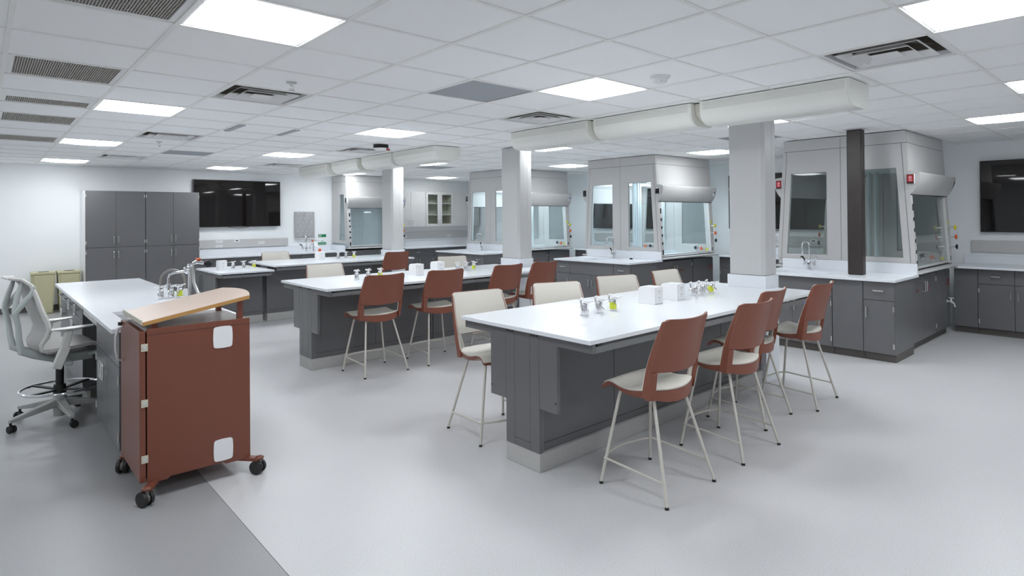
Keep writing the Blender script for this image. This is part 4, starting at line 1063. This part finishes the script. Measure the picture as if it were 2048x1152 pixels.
for zc in (.86, .185):
    n = 6; w, hh = .051, .062; pts = []
    for k in range(n+1): u = -1+2*k/n; pts.append((1.083+u*(w-.008), zc-hh-.003*(1-u*u)))
    for k in range(n+1): u = -1+2*k/n; pts.append((1.083+w+.003*(1-u*u), zc+u*(hh-.008)))
    for k in range(n+1): u = 1-2*k/n; pts.append((1.083+u*(w-.008), zc+hh+.003*(1-u*u)))
    for k in range(n+1): u = 1-2*k/n; pts.append((1.083-w-.003*(1-u*u), zc+u*(hh-.008)))
    build('cover_cap', MB().prism(pts, 'y', y0-.005, y0-.0002), 'white', t, smooth=False, label='white rounded square cap')
for px_, py in ((.735, 3.955), (.735, 4.40), (1.195, 3.955), (1.195, 4.40)):
    zt_ = 1.0+.175*(px_-.69)-.0225
    build('board_post', B(px_-.016, px_+.016, py-.016, py+.016, z1-.0078, zt_-.003), 'rustmetal', t, bevel=.002, smooth=False)
def bz(x): return 1.0+.175*(x-.69)
out = [(.672, 3.905), (1.240, 3.905)]
cx_ = 4.19; out += [(1.240+.050*(1-((q-cx_)/.28)**2), q) for q in (3.94, 4.0, 4.06, 4.12, 4.19, 4.26, 4.32, 4.38, 4.44)]+[(1.240, 4.472), (.672, 4.472)]
bm = MB(); n = len(out); bm.cur = 0
bm.v = [(x, y, bz(x)) for x, y in out]+[(x, y, bz(x)-.022) for x, y in out]
bm.f = [tuple(range(n))]+[tuple(range(2*n-1, n-1, -1))]+[((i+1)%n, i, n+i, n+(i+1)%n) for i in range(n)]
bm.m = [0, 0]+[1]*n
build('slanted_board', bm, ['wood', 'woodedge'], t, smooth=False)
build('reading_lip', MB().slab([[(.664, 3.905, .983), (.664, 4.472, .983)], [(.664, 3.905, 1.008), (.664, 4.472, 1.008)]], [[(.671, 3.905, .983), (.671, 4.472, .983)], [(.671, 3.905, 1.008), (.671, 4.472, 1.008)]]), 'beige', t, smooth=False)
for cxx, cyy2, ang in ((.675, 3.835, 25), (1.275, 3.85, 35), (.665, 4.46, 150), (1.26, 4.46, 200)):
    kx = x0+.06 if cxx < 1 else x1-.06; ky = y0+.06 if cyy2 < 4.1 else y1-.06
    ar = MB(); a = Vector((kx, ky, .092)); b_ = Vector((cxx, cyy2, .090))
    ar.slab([[(kx, ky-.05, .0945), (kx, ky+.05, .0945)], [(cxx-.018, cyy2-.02, .0945), (cxx+.018, cyy2+.02, .0945)]], [[(kx, ky-.05, .108 if False else .0945), (kx, ky+.05, .0946)], [(cxx-.018, cyy2-.02, .118), (cxx+.018, cyy2+.02, .118)]]) if False else ar.bar(a-(b_-a)*.1, b_, .045, .022).ell((cxx, cyy2, .098), .026, .026, .014)
    build('caster_arm', ar, 'rustmetal', t, bevel=.003)
    w = Vector((math.cos(math.radians(ang)), math.sin(math.radians(ang)), 0)); wp = Vector((-w.y, w.x, 0))
    cc = Vector((cxx, cyy2, .0425))+wp*.012; wm = MB()
    for s in (-1, 1): wm.cyl(cc+w*s*.010, cc+w*s*.028, .042, .040, 22)
    c_ = build('caster', wm, 'black', t)
    build('fork', MB().cyl(cc-w*.0095, cc+w*.0095, .030, n=16).cyl((cxx, cyy2, .058), (cxx, cyy2, .088), .012, n=10), 'hose', c_)

# ------------------------------------------------------------------ instructor bench
DX0, DX1, DY0, DY1 = .615, 1.40, 4.56, 8.34
t = thing('instructor_worktop', 'white instructor bench worktop with sink, behind the lectern cart', 'worktop', (1.0, 6.4, .85))
tp = MB(); a, b_, c_, d_ = .735, 1.12, 4.98, 5.42
for q in ((DX0, a, DY0, DY1), (b_, DX1, DY0, DY1), (a, b_, DY0, c_), (a, b_, d_, DY1)): tp.box(*q, .8505, TZ)
build('slab', tp, 'top', t, smooth=False)
bs = MB()
for q in ((a-.008, a, c_-.008, d_+.008), (b_, b_+.008, c_-.008, d_+.008), (a, b_, c_-.008, c_), (a, b_, d_, d_+.008)): bs.box(*q, .68, .850)
bs.box(a, b_, c_, d_, .68, .688)
build('sink_basin', bs, 'offwhite', t, smooth=False)
def iunit(ya, yb, lb, fr): cabinet('bench_cabinet', lb, 'cabinet', (.66, yb, 0), -90, yb-ya, .848, .69, fr, hollow=True, grp='charcoal cabinets under the instructor bench')
w = .995
iunit(4.59, 5.585, 'charcoal cabinet under the instructor bench beside the lectern cart, big loop pulls', [('apron', 0, w, .622, .842), ('door', 0, w/2, .088, .620, 'rL'), ('door', w/2, w, .088, .620, 'lL')])
w = .93
iunit(6.425, 7.355, 'charcoal cabinet under the instructor bench just beyond the task chair kneehole', [('drawer', 0, w/2, .70, .842, 'L'), ('drawer', w/2, w, .70, .842, 'L'), ('door', 0, w/2, .088, .698, 'rL'), ('door', w/2, w, .088, .698, 'lL')])
w = .94
iunit(7.360, 8.300, 'charcoal cabinet under the far end of the instructor bench near the bins', [('drawer', 0, w/2, .70, .842), ('drawer', w/2, w, .70, .842), ('door', 0, w/2, .088, .698, 'rL'), ('door', w/2, w, .088, .698, 'lL')])
t = thing('kneehole_panel', 'dark recessed kneehole panel under the instructor bench by the task chair', 'panel', (1.32, 6.0, 0))
build('back_board', B(1.32, 1.345, 5.588, 6.422, .002, .848), 'cab', t, smooth=False)
build('apron_rail', B(.665, .685, 5.588, 6.422, .755, .848), 'hoodlight', t, smooth=False)
# instructor tap with drench hoses
t = thing('bench_faucet', 'tall chrome bench faucet with swing spout and drench hose on the instructor bench', 'faucet', (1.27, 5.47, TZ))
px_, py = 1.27, 5.47; z = TZ+.0005
build('riser', MB().lathe([(.030, 0), (.030, .008), (.014, .014), (.012, .30), (.018, .305), (.018, .33)], (px_, py, z), 16), 'chrome', t)
build('spout', MB().tube([(px_, py, z+.27), (px_-.04, py+.02, z+.268), (px_-.105, py+.05, z+.258), (px_-.130, py+.062, z+.245), (px_-.138, py+.066, z+.215), (px_-.138, py+.066, z+.12)], .0095, 10).cyl((px_-.138, py+.066, z+.14), (px_-.138, py+.066, z+.175), .016, n=12), 'chrome', t)
build('valve_block', MB().ell((px_-.015, py+.01, z+.275), .026, .026, .03).cyl((px_-.03, py+.015, z+.295), (px_-.03, py-.03, z+.30), .012, n=10), 'chrome', t)
build('hose_bracket', MB().tube([(px_+.02, py-.02, z+.33), (px_+.05, py-.04, z+.345), (px_+.085, py-.07, z+.335)], [.012, .018, .014], 10), 'chrome', t)
build('red_button', MB().ell((px_+.055, py-.045, z+.365), .022, .018, .010), 'orange', t)
build('black_knob', MB().ell((px_+.112, py-.095, z+.33), .032, .032, .032, 16, 10), 'black', t)
build('drench_hose', MB().tube([(px_+.02, py-.02, z+.32), (px_+.025, py-.02, z+.18), (px_+.06, py-.05, z+.06), (px_+.09, py-.075, z+.016)], .012, 10), 'steel', t)
lv = MB().lathe([(.012, 0), (.010, .05), (.018, .075), (.022, .105), (.014, .13)], (px_-.035, py-.02, z+.0), 12)
build('pale_lever', lv, 'white', t)
t = thing('rubber_hose', 'grey rubber hose arching over the instructor bench taps', 'hose', (1.38, 6.12, TZ))
hz = z; a = Vector((1.385, 6.12, 0)); b_ = Vector((1.215, 6.25, 0)); pts = [a+Vector((0, 0, z)), a+Vector((0, 0, z+.12))]
for k in range(1, 10):
    q = PI*k/10; p = a.lerp(b_, (1-math.cos(q))/2); pts.append(p+Vector((0, 0, z+.13+.105*math.sin(q))))
pts += [b_+Vector((0, 0, z+.12)), b_+Vector((0, 0, z+.075))]
build('hose_arc', MB().tube(pts, .0105, 10), 'hose', t)
build('grip', MB().lathe([(.009, 0), (.013, .04), (.014, .045), (.0135, .075)], (b_.x, b_.y, z+.02), 12).cyl((b_.x, b_.y, z-.03+.0), (b_.x, b_.y, z+.022), .006, n=8) if False else MB().lathe([(.006, .002), (.007, .045), (.014, .05), (.0135, .078)], (b_.x, b_.y, z), 12), 'black', t)
build('collar', MB().lathe([(.022, .072), (.022, .078)], (b_.x, b_.y, z), 14), 'nickel', t)
build('flange', MB().lathe([(.028, 0), (.028, .008), (.014, .02)], (a.x, a.y, z), 14), 'nickel', t)

# ------------------------------------------------------------------ task chair (local: faces +X)
t = thing('task_chair', 'pale grey mesh task chair with foot ring, pulled up to the instructor bench', 'chair', (.47, 6.0, 0), math.radians(8))
prof = [(-.325, 1.138), (-.262, 1.130), (-.212, 1.085), (-.190, 1.015), (-.160, .900), (-.126, .800), (-.112, .741), (-.128, .687), (-.158, .637), (-.156, .597), (-.120, .570), (-.06, .572)]
def hwid(k): return [.13, .16, .185, .20, .215, .225, .225, .22, .21, .205, .205, .205][k]
a, b_ = [], []
for k, (f, z_) in enumerate(prof):
    W = hwid(k)-.012; ra, rb = [], []
    for i in range(9):
        u = -1+2*i/8; dp = -.030*(1-u*u) if k > 1 else -.01*(1-u*u)
        ra.append((f+dp, u*W, z_)); rb.append((f+dp-.006, u*W, z_-(.006 if k in (0, 1, 10, 11) else 0)))
    a.append(ra); b_.append(rb)
build('back_mesh', MB().slab(a, b_), 'mesh', t, local=True, angle=60)
fr = MB()
for s in (-1, 1): fr.tube([(f, s*hwid(k), z_) for k, (f, z_) in enumerate(prof)], [.010, .012, .014, .016, .018, .018, .018, .018, .016, .014, .012, .010], 10)
fr.tube([(prof[0][0], prof[0][1] and y, prof[0][1]) for y in (-.13, -.06, 0, .06, .13)], .010, 10)
build('back_frame', fr, 'frame2', t, local=True)
rf = MB()
for s in (-1, 1):
    pts = [(.02, s*.05, .475), (-.08, s*.09, .505), (-.18, s*.12, .550), (-.262, s*.14, .592), (-.276, s*.15, .68), (-.284, s*.165, .79), (-.305, s*.175, .885), (-.262, s*.185, .950), (-.212, s*.19, 1.020), (-.195, s*.195, 1.075)]
    rf.tube(pts, [.024, .026, .028, .026, .020, .018, .020, .022, .018, .012], 10)
    rf.tube([(-.305, s*.175, .885), (-.300, s*.165, .94), (-.288, s*.15, 1.00), (-.268, s*.14, 1.07), (-.255, s*.14, 1.115)], [.018, .020, .018, .016, .010], 10)
build('rear_frame', rf, 'frame', t, local=True)
a, b_ = [], []
for k in range(9):
    v = k/8; f = -.150+.40*v; W = .225+.03*math.sin(PI*v); ra, rb = [], []
    for i in range(11):
        u = -1+2*i/10; z_ = .585+.02*v-.045*max(0, v-.78)**2/.05+.012*u*u
        ra.append((f, u*W, z_)); rb.append((f, u*W, z_-.022-.01*(1-u*u)))
    a.append(ra); b_.append(rb)
build('seat', MB().slab(b_, a), 'mesh', t, local=True, angle=50)
me_ = MB().box(-.06, .20, -.10, .10, .455, .525); me_.bar((.0, -.27, .475), (.0, .27, .475), .05, .035)
build('tilt_mechanism', me_, 'frame', t, local=True, bevel=.012)
bk = MB()
for s in (-1, 1): bk.tube([(.17, s*.10, .50), (.225, s*.16, .52), (.235, s*.20, .555)], .016, 8)
build('seat_bracket', bk, 'frame', t, local=True)
for s in (-1, 1):
    ps = MB().bar((-.085, s*.285, .455), (-.025, s*.285, .615), .040, .065).bar((-.030, s*.285, .605), (-.005, s*.285, .735), .030, .052)
    build('arm_post', ps, 'frame2', t, local=True, bevel=.008)
    g, h = [], []
    for k in range(11):
        v = k/10; f = -.115+.265*v; W = .046*math.sin(PI*min(1, .10+.84*v))**.8+.004; ra, rb = [], []
        for i in range(7):
            u = -1+2*i/6; ra.append((f, s*.285+u*W, .757+.004*v-.008*u*u)); rb.append((f, s*.285+u*W*.85, .755+.004*v-.008*u*u-.006-.028*(1-u*u)*math.sin(PI*min(1, v*1.15+.02))))
        g.append(ra); h.append(rb)
    build('arm_pad', MB().slab(h, g), 'frame2', t, local=True, angle=60)
build('gas_lift', MB().cyl((0, 0, .19), (0, 0, .456), .027, n=16).cyl((0, 0, .205), (0, 0, .275), .045, .040, 16), 'black', t, local=True)
rg = MB().tube([(.25*math.cos(2*PI*k/40), .25*math.sin(2*PI*k/40), .250) for k in range(40)], .0095, 10, closed=True)
ro = build('foot_ring', rg, 'chrome', t, local=True)
for k in range(4):
    an = k*PI/2+.5; build('ring_spoke', MB().bar((.035*math.cos(an), .035*math.sin(an), .235), (.243*math.cos(an), .243*math.sin(an), .248), .030, .012), 'black', ro, local=True)
ba = MB().lathe([(.040, .03), (.046, .10), (.050, .165), (.035, .195)], (0, 0, 0), 18)
build('base_hub', ba, 'chairbase', t, local=True)
for k in range(5):
    an = math.radians(206-8+72*k); d = Vector((math.cos(an), math.sin(an), 0))
    g = Vector((-d.y, d.x, 0)); lg = MB()
    A = [[d*.03+g*q+Vector((0, 0, .165)) for q in (-.032, .032)], [d*.345+g*q+Vector((0, 0, .098)) for q in (-.018, .018)]]
    Bq = [[d*.03+g*q+Vector((0, 0, .105)) for q in (-.026, .026)], [d*.345+g*q+Vector((0, 0, .072)) for q in (-.014, .014)]]
    lg.slab(Bq, A); lo = build('base_leg', lg, 'chairbase', t, local=True, bevel=.006)
    cc = d*.335+Vector((0, 0, .0285))+g*.012; wm = MB()
    for s in (-1, 1): wm.cyl(cc+g*0+d*s*.007, cc+d*s*.022, .028, .026, 18)
    wm.cyl(d*.335+Vector((0, 0, .03)), d*.335+Vector((0, 0, .073)), .009, n=8)
    build('caster', wm, 'black', lo, local=True)
# small things
tag(build('tape_patch', B(FX-.0006, FX-.0002, 2.955, 3.008, .533, .557), 'blue', smooth=False), 'small strip of blue tape on the right peninsula sink cabinet', 'tape')
t = thing('floor_box', 'small white outlet box on the core of the middle bench beside the slim column', 'outlet', (5.2, 6.08, .45))
build('housing', B(5.10, 5.30, 6.02, 6.08, .38, .46), 'white', t, bevel=.004)
build('faceplate', B(5.12, 5.28, 6.014, 6.0195, .395, .445), 'offwhite', t, smooth=False)

# ------------------------------------------------------------------ world and look
w = bpy.data.worlds.new('world'); bpy.context.scene.world = w; w.use_nodes = True
w.node_tree.nodes['Background'].inputs[0].default_value = (.6, .7, .8, 1); w.node_tree.nodes['Background'].inputs[1].default_value = .0
sc = bpy.context.scene
sc.view_settings.view_transform = 'Standard'; sc.view_settings.look = 'None'; sc.view_settings.gamma = 1; sc.view_settings.use_curve_mapping = False
sc.view_settings.exposure = 1.46
sc.cycles.use_denoising = True; sc.cycles.max_bounces = 10; sc.cycles.diffuse_bounces = 10; sc.cycles.glossy_bounces = 5; sc.cycles.transparent_max_bounces = 24
sc.cycles.sample_clamp_indirect = 6; sc.cycles.caustics_reflective = False; sc.cycles.caustics_refractive = False
